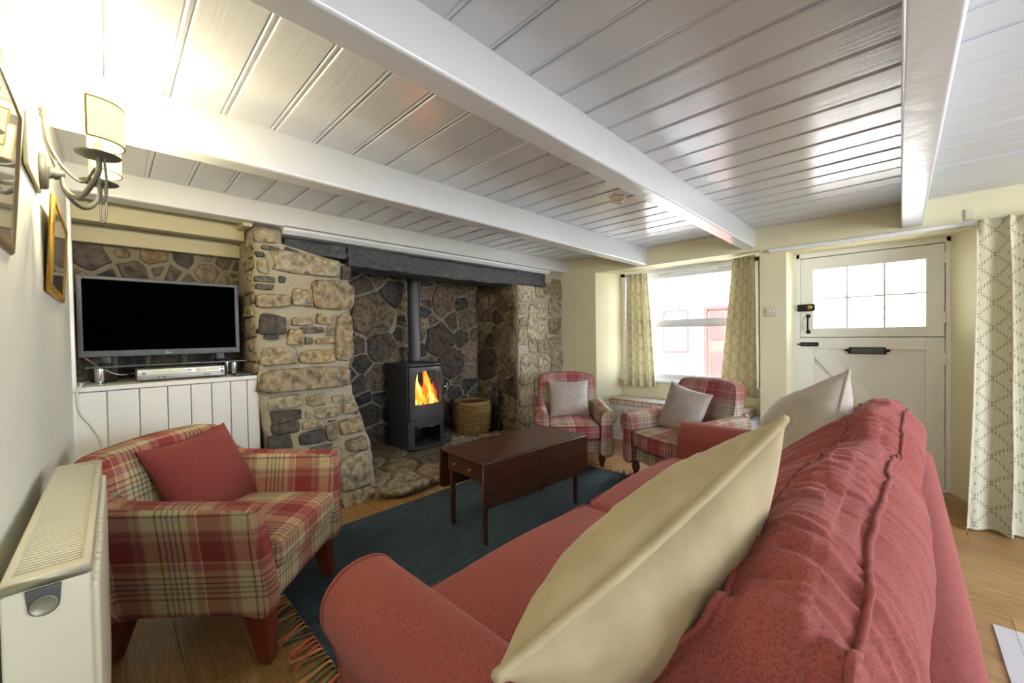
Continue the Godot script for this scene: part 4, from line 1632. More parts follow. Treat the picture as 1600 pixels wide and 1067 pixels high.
func build_basket() -> void:
	var at := Vector3(2.96, 0.1, -3.56)
	var t := thing("log_basket", "round woven seagrass basket beside the stove", "basket", at)
	var rad := func(y: float) -> float: return 0.175 + 0.032 * sin(clampf(y / 0.36, 0, 1) * PI * 0.75)
	var g := geo()
	var prof := []
	for i in 12:
		prof.append(Vector2(rad.call(i * 0.03) - 0.006, i * 0.03 + 0.005))
	for i in 12:
		prof.append(Vector2(rad.call((11 - i) * 0.03) - 0.02, (11 - i) * 0.03 + 0.015))
	lathe(g, prof, 36)
	put("lining", g, mat(c8(92, 66, 36), 0.9), t)
	g = geo()
	for row in 14:
		var y := 0.014 + row * 0.0252
		var path := PackedVector3Array()
		var rr_ := PackedFloat32Array()
		for i in 150:
			var a := TAU * i / 150
			var tw := sin(i * TAU / 150 * 36 + row * PI * 0.9)
			path.append(Vector3(cos(a), 0, sin(a)) * (rad.call(y) + 0.003 + 0.004 * tw) + Vector3(0, y + 0.004 * cos(i * TAU / 150 * 36 + row * 2.8), 0))
			rr_.append(0.0095 + 0.004 * tw)
		tube(g, path, rr_, 6, true)
	tag(put("woven_coil", g, M.wicker, t), "", "", "", "stuff")
	g = geo()
	for k in 3:
		var path := PackedVector3Array()
		for i in 200:
			var a := TAU * i / 200
			var p := a * 26 + k * TAU / 3
			path.append(Vector3(cos(a), 0, sin(a)) * (rad.call(0.355) + 0.009 * cos(p)) + Vector3(0, 0.362 + 0.009 * sin(p), 0))
		tube(g, path, 0.0085, 6, true)
	put("rim", g, M.wicker, t)
	g = geo()
	var hp := PackedVector3Array()
	for i in 17:
		var a := lerpf(0.25, 0.9, i / 16.0)
		hp.append(Vector3(cos(a), 0, sin(a)) * (rad.call(0.29) + 0.014) + Vector3(0, 0.29, 0))
	tube(g, hp, 0.012, 8)
	put("handle_grip", g, mat(c8(60, 40, 24), 0.9), t)


func build_tools() -> void:
	var at := Vector3(3.19, 0.1, -3.42)
	var t := thing("fireside_tool_stand", "black wrought iron companion stand with a ring top beside the basket", "tool stand", at)
	var g := geo()
	lathe(g, [Vector2(0.09, 0), Vector2(0.09, 0.01), Vector2(0.07, 0.02), Vector2(0.02, 0.03), Vector2(0.008, 0.04)], 20)
	put("base", g, M.iron, t)
	g = geo()
	tube(g, PackedVector3Array([Vector3(0, 0.03, 0), Vector3(0, 0.5, 0)]), 0.007, 8)
	put("pole", g, M.iron, t)
	g = geo()
	var ring := PackedVector3Array()
	for i in 20:
		ring.append(Vector3(0.026 * cos(TAU * i / 20), 0.53 + 0.026 * sin(TAU * i / 20), 0))
	tube(g, ring, 0.006, 6, true)
	put("ring_handle", g, M.iron, t)
	g = geo()
	for s in [-1, 1]:
		tube(g, curve([Vector3(0, 0.48, 0), Vector3(s * 0.03, 0.49, 0), Vector3(s * 0.05, 0.45, 0), Vector3(s * 0.065, 0.44, 0.01), Vector3(s * 0.07, 0.46, 0.02)], 16), 0.005, 6)
		tube(g, curve([Vector3(0, 0.48, 0), Vector3(0, 0.48, s * 0.03), Vector3(0, 0.45, s * 0.05), Vector3(0, 0.455, s * 0.065)], 16), 0.005, 6)
	put("hook", g, M.iron, t)
	var k := 0
	for q in [["poker", "black iron poker hanging from the companion stand", Vector3(-0.068, 0, 0.02)], ["hearth_shovel", "small black hearth shovel hanging from the companion stand", Vector3(0.07, 0, 0.02)], ["hearth_brush", "black hearth brush hanging at the front of the companion stand", Vector3(0.0, 0, 0.068)]]:
		var o := thing(q[0], q[1], "fire tool", at + q[2], 0.0, "hanging fireside tools")
		g = geo()
		tube(g, PackedVector3Array([Vector3(0, 0.08, 0), Vector3(0, 0.44, 0)]), 0.0055, 8)
		for s in [-1, 1]:
			tube(g, curve([Vector3(0, 0.33, 0), Vector3(s * 0.016, 0.355, 0), Vector3(s * 0.012, 0.39, 0), Vector3(0, 0.4, 0)], 12), 0.004, 6)
		put("shaft", g, M.iron, o)
		g = geo()
		if k == 0:
			tube(g, curve([Vector3(0, 0.09, 0), Vector3(0, 0.06, 0), Vector3(0.02, 0.05, 0)], 8), 0.006, 6)
		elif k == 1:
			soft(g, Vector3(0, 0.05, 0), Vector3(0.07, 0.09, 0.014), 0.006, 2, Vector3i(3, 3, 1), func(p: Vector3): return p + Vector3(0, 0, 2.5 * p.x * p.x))
		else:
			lathe(g, [Vector2(0.012, 0.1), Vector2(0.024, 0.08), Vector2(0.03, 0.02), Vector2(0.02, 0.014)], 12)
		put(["hook_tip", "blade", "bristles"][k], g, M.iron if k < 2 else M.black, o)
		k += 1


# ---------------------------------------------------------------- cushions
func cushion(called: String, label: String, c: Vector3, ux: Vector3, uy: Vector3, a: float, b: float, t: float, m: Material, piped: bool, sd: int, group := "", sag := 0.0, rear := 1.0, pinch := 0.09) -> Node3D:
	ux = ux.normalized()
	var nn := ux.cross(uy).normalized()
	uy = nn.cross(ux).normalized()
	var o := Node3D.new()
	o.name = numbered(called)
	add_child(o)
	tag(o, label, "cushion", group)
	o.transform = Transform3D(Basis(ux, uy, nn), c)
	var edge := func(u: float, v: float) -> Vector2:   # outline with drawn-out corners
		var x := a * u * (1.0 - pinch * (1.0 - v * v) * u * u)
		var y := b * v * (1.0 - pinch * (1.0 - u * u) * v * v)
		return Vector2(x, y)
	var surf := func(s: float, r: float, front: float) -> Vector3:
		var u := sin((s - 0.5) * PI)
		var v := sin((r - 0.5) * PI)
		var p: Vector2 = edge.call(u, v)
		var q := pow(maxf(0.0, (1.0 - u * u) * (1.0 - v * v)), 0.5)
		var cor := (u * u) * (v * v)
		var wr := nz.get_noise_3d(u * 130 + sd * 310.0, v * 130, front * 200.0) * 0.022 + nz.get_noise_3d(u * 420 + sd * 70, v * 380, front * 400.0) * 0.008
		var ang := atan2(v, u)
		wr += 0.008 * sin(ang * 9.0 + sd * 1.7 + 6.0 * nz.get_noise_2d(u * 90, v * 90 + sd * 200)) * smoothstep(0.35, 0.85, maxf(absf(u), absf(v)))
		var z := t * 0.5 * q * (1.0 + wr * 8.0 * (1.0 - q * 0.6)) + 0.003
		return Vector3(p.x, p.y - sag * (1 - u * u) * maxf(0.0, v) * 0.5, (z if front > 0 else -z * rear))
	var n := 30
	var g := geo()
	for f in [1.0, -1.0]:
		g.grid(n, n, func(s, r): return surf.call(s if f > 0 else 1.0 - s, r, f))
	# outward normals for both halves
	for k in range(0, g.I.size(), 3):
		var q0 := g.P[g.I[k]]
		var w := (g.P[g.I[k + 1]] - q0).cross(g.P[g.I[k + 2]] - q0)
		if w.dot(Vector3(0, 0, q0.z)) < 0:
			var sw := g.I[k + 1]
			g.I[k + 1] = g.I[k + 2]
			g.I[k + 2] = sw
	put("cover", g, m, o)
	g = geo()
	var path := PackedVector3Array()
	for side in 4:
		for i in 26:
			var s := sin((i / 26.0 - 0.5) * PI)
			var uv: Vector2 = [Vector2(s, -1), Vector2(1, s), Vector2(-s, 1), Vector2(-1, -s)][side]
			var p: Vector2 = edge.call(uv.x, uv.y)
			path.append(Vector3(p.x, p.y - sag * (1 - uv.x * uv.x) * maxf(0.0, uv.y) * 0.5, 0.0))
	tube(g, path, 0.0075 if piped else 0.0035, 6, true)
	put("piping" if piped else "seam", g, m, o)
	return o


func welt(parent: Node, path: PackedVector3Array, m: Material, r := 0.004, closed := false) -> void:
	var g := geo()
	tube(g, path, r, 6, closed)
	put("welt", g, m, parent)


# ---------------------------------------------------------------- sofa
func build_sofa() -> void:
	var base := Vector3(1.5, 0, -0.46)
	var t := thing("sofa", "long brick red wool sofa with loose back cushions", "sofa", base)
	var g := geo(base)
	soft(g, Vector3(1.5, 0.2, -0.48), Vector3(2.1, 0.22, 0.92), 0.03, 2, Vector3i(10, 2, 6))
	put("base", g, M.red, t)
	for q in [[0.7, -0.86], [2.35, -0.86], [0.7, -0.05], [2.35, -0.05]]:
		g = geo(base)
		lathe(g, [Vector2(0.02, 0.0), Vector2(0.028, 0.04), Vector2(0.032, 0.1)], 14, Vector3(q[0], 0, q[1]))
		put("foot", g, M.bun, t)
	# frame back
	g = geo(base)
	soft(g, Vector3(1.5, 0.37, 0.05), Vector3(2.3, 0.6, 0.12), 0.045, 3, Vector3i(30, 6, 2), func(p: Vector3):
		return p + Vector3(0, 0.006 * nz.get_noise_2d(p.x * 30, 5), 0.05 * (p.y - 0.72)))
	put("back_frame", g, M.red, t)
	# rolled arms
	for s in [0, 1]:
		var xc: float = 0.475 if s == 0 else 2.55
		var dirn := -1.0 if s == 0 else 1.0
		var prof := smooth2([Vector2(-0.085, 0.08), Vector2(-0.09, 0.3), Vector2(-0.092, 0.5), Vector2(-0.085, 0.58), Vector2(-0.045, 0.638), Vector2(0.01, 0.655), Vector2(0.07, 0.642), Vector2(0.115, 0.595), Vector2(0.122, 0.535), Vector2(0.1, 0.47), Vector2(0.085, 0.38), Vector2(0.085, 0.08)], 4)
		g = geo(base)
		var rings := []
		for i in 25:
			var q := i / 24.0
			var zz := lerpf(-1.0, -0.02, q)
			var ins := 0.0
			if i < 4:
				var a := i / 4.0 * PI / 2
				zz = -1.0 + 0.03 * (1 - cos(a))
				ins = 0.03 * (1 - sin(a))
			var ring := PackedVector3Array()
			for p in inset(prof, ins):
				var lean := 0.03 * (p.y - 0.3) * smoothstep(-0.3, -1.0, zz)
				ring.append(Vector3(xc + dirn * (p.x + lean), p.y + 0.006 * nz.get_noise_2d(zz * 60, p.x * 100) + 0.03 * smoothstep(-0.5, 0.0, zz) * smoothstep(0.4, 0.6, p.y), zz))
			rings.append(ring)
		g.loft(rings)
		var arm := put("arm", g, M.red, t)
		var wp := PackedVector3Array()
		for p in inset(prof, 0.004):
			if p.y > 0.1:
				wp.append(Vector3(xc + dirn * (p.x + 0.03 * (p.y - 0.3)), p.y, -0.988) - base)
		welt(arm, wp, M.red, 0.006)
	# seat cushions
	for s in 2:
		var x0: float = [0.575, 1.522][s]
		var x1: float = [1.515, 2.455][s]
		var xm := (x0 + x1) / 2
		g = geo(base)
		var f := func(p: Vector3) -> Vector3:
			var u := (p.x - xm) / ((x1 - x0) / 2)
			var w := (p.z + 0.62) / 0.41
			var crown := 0.032 * (1 - u * u) * (1 - w * w) + 0.012 * (1 - u * u)
			var bulge := 0.02 * (1 - u * u) * smoothstep(-0.7, -1.0, p.z)
			return p + Vector3(0, (crown if p.y > 0.38 else 0.0) + 0.004 * nz.get_noise_2d(p.x * 50, p.z * 50), -bulge)
		soft(g, Vector3(xm, 0.375, -0.62), Vector3(x1 - x0, 0.15, 0.82), 0.035, 3, Vector3i(22, 3, 20), f)
		var sc := put("seat_cushion", g, M.red, t)
		for y in [0.445, 0.308]:
			var path := PackedVector3Array()
			for p in rr(x1 - x0 - 0.012, 0.808, 0.04, 6):
				path.append(f.call(Vector3(xm + p.x, y, -0.62 + p.y)) - base)
			var dense := PackedVector3Array()
			for i in path.size():
				for k in 6:
					var v := path[i].lerp(path[(i + 1) % path.size()], k / 6.0) + base
					var u := (v.x - xm) / ((x1 - x0) / 2)
					dense.append(Vector3(v.x, v.y, v.z) - base)
			welt(sc, dense, M.red, 0.0055, true)
	# boxed back cushions with gathered borders
	for s in 2:
		var x0: float = [0.58, 1.56][s]
		var x1: float = [1.57, 2.5][s]
		var xm := (x0 + x1) / 2
		var hl := (x1 - x0) / 2
		var yc := 0.675
		var hh := 0.215
		var f := func(p: Vector3) -> Vector3:
			var u := (p.x - xm) / hl
			var v := (p.y - yc) / hh
			var w := clampf(p.z / 0.085, -1.0, 1.0)
			var hv := (v + 1.0) / 2.0
			var near := smoothstep(-0.4, 1.0, v)
			var zo := clampf((p.x - 1.2) * 0.035 + 0.01, -0.02, 0.07) * near
			var zf := lerpf(-0.46, -0.16, hv) + zo
			var zr := lerpf(-0.09, -0.035, hv) + zo
			var z := lerpf(zf, zr, (w + 1.0) / 2.0)
			var puff := pow(maxf(0.0, 1 - u * u * u * u), 0.6) * pow(maxf(0.0, 1 - pow(absf(v), 2.6)), 0.7)
			z += puff * (0.095 * maxf(0.0, w) - 0.1 * maxf(0.0, -w))
			var x := p.x + 0.05 * u * absf(u) * (1 - v * v) * (1 - 0.5 * w * w)
			# domed border, sagging towards its ends
			var y := p.y + (0.045 * (1 - w * w) - 0.05 * pow(smoothstep(0.55, 1.0, absf(u)), 1.5) + 0.012 * cos(u * 4.0)) * near
			var ear := smoothstep(0.93, 1.0, absf(u)) * smoothstep(0.8, 1.0, v) * smoothstep(0.7, 1.0, absf(w))
			x += signf(u) * 0.012 * ear
			y += 0.035 * ear
			# gathers: fine folds that run across the border and fade down the faces
			var a := nz.get_noise_3d(p.x * 1900, w * 26.0 + s * 500, v * 30.0)
			var b2 := nz.get_noise_3d(p.x * 4200, w * 40.0, v * 40.0 + s * 300)
			var amp := clampf(0.75 + 1.3 * nz.get_noise_2d(p.x * 420 + 900 * s, 77), 0.15, 1.5)
			var fold := (0.5 - absf(a) * 2.0) + (0.25 - absf(b2)) * 0.5
			var top := smoothstep(0.75, 1.0, v)
			y += 0.011 * fold * amp * top
			z += w * 0.0075 * fold * amp * near * (1.0 - 0.6 * top)
			y += 0.016 * nz.get_noise_2d(p.x * 330 + 700 * s, w * 60) * near
			z += 0.014 * nz.get_noise_3d(p.x * 330, p.y * 330, w * 200 + s * 500)
			return Vector3(x, y, z)
		g = geo(base)
		soft(g, Vector3(xm, yc, 0), Vector3(hl * 2, hh * 2, 0.17), 0.016, 2, Vector3i(190, 26, 18), f)
		var bc := put("back_cushion", g, M.red, t)
		for zz in [-0.081, 0.081]:
			var path := PackedVector3Array()
			var rim := rr(hl * 2 - 0.008, hh * 2 - 0.008, 0.014, 3)
			for i in rim.size():
				var a := rim[i]
				var c := rim[(i + 1) % rim.size()]
				var steps := maxi(1, int(a.distance_to(c) / 0.012))
				for k in steps:
					var q := a.lerp(c, float(k) / steps)
					path.append(f.call(Vector3(xm + q.x, yc + q.y, zz)) + Vector3(0, 0.002, 0.002 * signf(zz)) - base)
			welt(bc, path, M.red, 0.0055, true)


# ---------------------------------------------------------------- armchairs
func build_tub_chair() -> Node3D:
	var t := thing("armchair", "plaid armchair in red, beige and teal beside the radiator", "armchair", Vector3(0.372, 0, -2.13), deg_to_rad(45.5))
	# local: x across, z to the front
	var f_arm := func(s: float) -> Callable: return func(v: Vector3) -> Vector3:
		return Vector3(s * (0.285 + 0.05 * smoothstep(0.2, 0.62, v.y)) + v.z, v.y, v.x)
	var prof := smooth2([Vector2(0.35, 0.2), Vector2(0.352, 0.38), Vector2(0.338, 0.57), Vector2(0.32, 0.613), Vector2(0.275, 0.628), Vector2(0.1, 0.632), Vector2(-0.1, 0.64), Vector2(-0.2, 0.655), Vector2(-0.26, 0.72), Vector2(-0.3, 0.75), Vector2(-0.335, 0.72), Vector2(-0.325, 0.5), Vector2(-0.31, 0.2), Vector2(-0.1, 0.2), Vector2(0.2, 0.2)], 4)
	for s in [-1.0, 1.0]:
		var g := geo()
		extr(g, prof, 0.085, 0.032, 4, f_arm.call(s))
		var arm := put("arm", g, M.tartan, t)
		for e in [-0.041, 0.041]:
			var wp := PackedVector3Array()
			for p in inset(prof, 0.012):
				if p.x > 0.26 or p.y > 0.6 and p.x > 0.24:
					wp.append(f_arm.call(s).call(Vector3(p.x, p.y, e * 0.9)))
			if wp.size() > 3:
				var order := Array(wp)
				order.sort_custom(func(a, c): return a.y - a.z * 0.5 < c.y - c.z * 0.5)
				welt(arm, curve(order, 40), M.tartan, 0.0035)
	var g := geo()
	var bp := smooth2([Vector2(-0.33, 0.2), Vector2(-0.345, 0.5), Vector2(-0.345, 0.72), Vector2(-0.3, 0.785), Vector2(-0.15, 0.8), Vector2(0, 0.803), Vector2(0.15, 0.8), Vector2(0.3, 0.785), Vector2(0.345, 0.72), Vector2(0.345, 0.5), Vector2(0.33, 0.2), Vector2(0, 0.2)], 4)
	var lean := func(v: Vector3) -> Vector3: return Vector3(v.x, v.y, v.z - 0.285 - 0.14 * (v.y - 0.4) + 0.35 * v.x * v.x)
	var rings := []
	extr(g, bp, 0.12, 0.035, 4, lean)
	put("back", g, M.tartan, t)
	g = geo()
	soft(g, Vector3(0, 0.265, 0.02), Vector3(0.54, 0.13, 0.62), 0.02, 2, Vector3i(4, 2, 4))
	put("base", g, M.tartan, t)
	g = geo()
	soft(g, Vector3(0, 0.385, 0.065), Vector3(0.51, 0.125, 0.59), 0.04, 3, Vector3i(12, 3, 12), func(p: Vector3):
		return p + Vector3(0, 0.03 * (1 - pow(p.x / 0.255, 2)) * (1 - pow((p.z - 0.065) / 0.295, 2)) if p.y > 0.39 else 0.0, 0))
	var sc := put("seat_cushion", g, M.tartan, t)
	var sp := PackedVector3Array()
	for p in rr(0.505, 0.585, 0.045, 6):
		sp.append(Vector3(p.x, 0.432, 0.065 + p.y))
	welt(sc, sp, M.tartan, 0.004, true)
	for q in [[-0.255, 0.28, 1.0], [0.255, 0.28, 1.0], [-0.235, -0.25, 1.2], [0.235, -0.25, 1.2]]:
		g = geo()
		var rr_ := []
		for k in [[0.0, 0.021, 1.0], [0.004, 0.024, 1.0], [0.19, 0.042, 0.0], [0.205, 0.042, 0.0]]:
			var ring := PackedVector3Array()
			for p in rr(k[1] * 2, k[1] * 2, 0.005, 1):
				ring.append(Vector3(q[0] + signf(q[0]) * 0.012 * k[2] + p.x, k[0], q[1] + signf(q[1]) * 0.03 * k[2] * q[2] + p.y))
			rr_.append(ring)
		g.loft(rr_)
		put("leg", g, M.leg, t)
	return t


func build_club_chair() -> Node3D:
	var t := thing("armchair", "plaid armchair with scroll arms and cool daylight put into its colours, in the corner by the stone pier", "armchair", Vector3(3.2, 0, -2.34), deg_to_rad(-47), "pair of scroll-armed plaid armchairs")
	var prof := smooth2([Vector2(-0.055, 0.13), Vector2(-0.052, 0.3), Vector2(-0.05, 0.44), Vector2(-0.035, 0.5), Vector2(0.01, 0.532), Vector2(0.06, 0.522), Vector2(0.09, 0.48), Vector2(0.085, 0.435), Vector2(0.062, 0.405), Vector2(0.055, 0.35), Vector2(0.058, 0.13)], 4)
	for s in [-1.0, 1.0]:
		var g := geo()
		var map := func(v: Vector3) -> Vector3:
			return Vector3(s * (0.28 + v.x), v.y + 0.03 * smoothstep(0.1, -0.35, v.z) * smoothstep(0.3, 0.5, v.y), v.z + 0.02)
		extr(g, prof, 0.68, 0.014, 2, map)
		var arm := put("arm", g, M.tartan_daylit, t)
		var wp := PackedVector3Array()
		for p in inset(prof, 0.004):
			wp.append(map.call(Vector3(p.x, p.y, 0.331)))
		welt(arm, wp, M.welt, 0.0042, true)
	var g := geo()
	var bp := smooth2([Vector2(-0.3, 0.14), Vector2(-0.31, 0.5), Vector2(-0.305, 0.7), Vector2(-0.29, 0.775), Vector2(-0.24, 0.812), Vector2(0, 0.822), Vector2(0.24, 0.812), Vector2(0.29, 0.775), Vector2(0.305, 0.7), Vector2(0.31, 0.5), Vector2(0.3, 0.14), Vector2(0, 0.14)], 4)
	var lean := func(v: Vector3) -> Vector3: return Vector3(v.x, v.y, v.z - 0.265 - 0.2 * (v.y - 0.4) + 0.5 * v.x * v.x)
	extr(g, bp, 0.13, 0.04, 4, lean)
	var back := put("back", g, M.tartan_daylit, t)
	var wp := PackedVector3Array()
	for p in inset(bp, 0.012):
		if p.y > 0.5:
			wp.append(lean.call(Vector3(p.x, p.y, 0.052)))
	var ww := Array(wp)
	ww.sort_custom(func(a, c): return atan2(a.y - 0.45, a.x) < atan2(c.y - 0.45, c.x))
	welt(back, PackedVector3Array(ww), M.welt, 0.004)
	g = geo()
	soft(g, Vector3(0, 0.2, 0.0), Vector3(0.47, 0.14, 0.62), 0.02, 2, Vector3i(4, 2, 4))
	put("base", g, M.tartan_daylit, t)
	g = geo()
	var sf := func(p: Vector3) -> Vector3:
		var e := (1 - pow(p.x / 0.23, 2)) * (1 - pow((p.z - 0.05) / 0.3, 2))
		return p + Vector3(0, 0.028 * e if p.y > 0.33 else 0.0, 0.035 * (1 - pow(p.x / 0.23, 2)) * smoothstep(0.2, 0.35, p.z))
	soft(g, Vector3(0, 0.33, 0.05), Vector3(0.455, 0.13, 0.6), 0.028, 3, Vector3i(12, 3, 12), sf)
	var sc := put("seat_cushion", g, M.tartan_daylit, t)
	for y in [0.387, 0.274]:
		var sp := PackedVector3Array()
		for p in rr(0.45, 0.594, 0.03, 5):
			for k in 1:
				sp.append(sf.call(Vector3(p.x, y, 0.05 + p.y)))
		var dense := PackedVector3Array()
		for i in sp.size():
			var a := sp[i]
			var c := sp[(i + 1) % sp.size()]
			var st := maxi(1, int(a.distance_to(c) / 0.04))
			for k in st:
				var v := a.lerp(c, float(k) / st)
				if a.z > 0.3 and c.z > 0.3:
					v.z = 0.347 + 0.035 * (1 - pow(v.x / 0.23, 2))
				dense.append(v)
		welt(sc, dense, M.welt, 0.004, true)
	for q in [[-0.25, 0.29], [0.25, 0.29]]:
		g = geo()
		lathe(g, [Vector2(0.018, 0.0), Vector2(0.024, 0.012), Vector2(0.02, 0.03), Vector2(0.027, 0.045), Vector2(0.036, 0.075), Vector2(0.03, 0.1), Vector2(0.026, 0.108), Vector2(0.036, 0.116), Vector2(0.036, 0.14)], 16, Vector3(q[0], 0, q[1]))
		put("leg", g, M.bun, t)
	for q in [[-0.24, -0.27], [0.24, -0.27]]:
		g = geo()
		lathe(g, [Vector2(0.018, 0.0), Vector2(0.028, 0.14)], 12, Vector3(q[0], 0, q[1]))
		put("leg", g, M.bun, t)
	return t


func build_seating() -> void:
	build_sofa()
	build_tub_chair()
	var c1 := build_club_chair()
	var c2 := copy(c1, "plaid armchair with scroll arms and cool daylight put into its colours, in front of the window seat")
	c2.position = Vector3(3.34, 0, -1.29)
	c2.rotation.y = deg_to_rad(-113)
	# scatter cushions
	cushion("scatter_cushion", "plain brick red cushion leaning in the plaid armchair by the radiator", Vector3(0.315, 0.59, -2.29), Vector3(0.66, 0.03, -0.62), Vector3(-0.12, 0.72, -0.35), 0.235, 0.21, 0.15, M.red_dark, false, 1)
	cushion("scatter_cushion", "pale silver cushion propped upright in the armchair by the stone pier", Vector3(3.26, 0.565, -2.4), Vector3(0.66, 0.0, 0.73), Vector3(0.2, 0.9, -0.18), 0.2, 0.19, 0.15, M.silver, false, 2, "")
	cushion("scatter_cushion", "grey silver cushion tilted in the armchair before the window", Vector3(3.36, 0.57, -1.3), Vector3(-0.3, -0.16, 0.85), Vector3(0.25, 0.9, 0.1), 0.205, 0.2, 0.14, M.silver, false, 3, "")
	var A := Vector3(0.32, 0.83, -0.33)
	var B := Vector3(0.79, 1.062, -0.147)
	var d := (B - A)
	var down := Vector3(0.43, -0.78, -0.42)
	down = down - d.normalized() * down.dot(d.normalized())
	cushion("scatter_cushion", "large beige velvet cushion with piped edge at the near end of the red sofa", (A + B) / 2 + down.normalized() * 0.245, d, -down, d.length() / 2 * 1.05, 0.25, 0.22, M.velvet, true, 4, "", 0.0, 1.05, 0.17)
	var T := Vector3(2.0, 1.05, -0.15)
	var ux := Vector3(0.68, -0.41, -0.6).normalized()
	var uy := Vector3(0.0, 0.9, 0.43)
	uy = (uy - ux * uy.dot(ux)).normalized()
	cushion("scatter_cushion", "beige velvet cushion standing at the far end of the red sofa", T + ux * 0.24 - uy * 0.24, ux, uy, 0.25, 0.25, 0.24, M.velvet_cool, true, 5, "")


# ---------------------------------------------------------------- table and rug
func build_table() -> void:
	var t := thing("coffee_table", "dark mahogany drop-leaf coffee table with two brass-knobbed drawer front", "coffee table", Vector3(1.935, 0.008, -1.865), deg_to_rad(-4.0))
	var hl := 0.465
	var hw := 0.215
	var g := geo()
	var topo := PackedVector2Array()
	for p in rr(hl * 2, hw * 2, 0.012, 2):
		topo.append(p)
	extr(g, topo, 0.018, 0.005, 2, func(v: Vector3): return Vector3(v.x, 0.487 + v.z, v.y))
	put("table_top", g, M.mahogany, t)
	for s in [-1.0, 1.0]:
		g = geo()
		var lp := PackedVector2Array()
		for p in [Vector2(-hl, 0.492), Vector2(hl, 0.492), Vector2(hl, 0.262), Vector2(hl - 0.012, 0.242), Vector2(hl - 0.035, 0.234), Vector2(-hl + 0.035, 0.234), Vector2(-hl + 0.012, 0.242), Vector2(-hl, 0.262)]:
			lp.append(p)
		extr(g, lp, 0.016, 0.004, 2, func(v: Vector3): return Vector3(v.x, v.y, s * (hw + 0.014) + v.z))
		var leaf := put("drop_leaf", g, M.mahogany, t)
		for q in [-0.35, 0.0, 0.35]:
			g = geo()
			tube(g, PackedVector3Array([Vector3(q - 0.03, 0.494, s * (hw + 0.004)), Vector3(q + 0.03, 0.494, s * (hw + 0.004))]), 0.0045, 8)
			put("hinge", g, M.pewter, leaf)
	g = geo()
	for s in [-1.0, 1.0]:
		box(g, Vector3(0, 0.418, s * 0.18), Vector3(0.8, 0.12, 0.018), 0.002)
	box(g, Vector3(0.42, 0.418, 0), Vector3(0.018, 0.12, 0.36), 0.002)
	box(g, Vector3(-0.41, 0.366, 0), Vector3(0.02, 0.014, 0.36), 0.002)
	box(g, Vector3(-0.41, 0.472, 0), Vector3(0.02, 0.012, 0.36), 0.002)
	put("apron", g, M.mahogany, t)
	g = geo()
	box(g, Vector3(-0.418, 0.42, 0), Vector3(0.024, 0.092, 0.318), 0.003)
	var dr := put("drawer", g, M.mahogany, t)
	for q in [-0.08, 0.08]:
		g = geo()
		lathe(g, [Vector2(0.006, 0), Vector2(0.005, 0.008), Vector2(0.011, 0.014), Vector2(0.012, 0.02), Vector2(0.008, 0.025), Vector2(0.003, 0.027)], 16)
		var kn := put("knob", g, M.brass, dr)
		kn.position = Vector3(-0.43, 0.418, q)
		kn.rotation.z = PI / 2
	for sx in [-1.0, 1.0]:
		for sz in [-1.0, 1.0]:
			g = geo()
			lathe(g, [Vector2(0.013, 0.0), Vector2(0.014, 0.03), Vector2(0.019, 0.036), Vector2(0.019, 0.044), Vector2(0.014, 0.05), Vector2(0.016, 0.16), Vector2(0.017, 0.19), Vector2(0.021, 0.196), Vector2(0.021, 0.206), Vector2(0.017, 0.212), Vector2(0.019, 0.3), Vector2(0.015, 0.305), Vector2(0.022, 0.316), Vector2(0.015, 0.327), Vector2(0.023, 0.338), Vector2(0.015, 0.35), Vector2(0.02, 0.356)], 18, Vector3(sx * 0.405, 0, sz * 0.17))
			box(g, Vector3(sx * 0.405, 0.418, sz * 0.17), Vector3(0.042, 0.124, 0.042), 0.002)
			put("leg", g, M.mahogany, t)


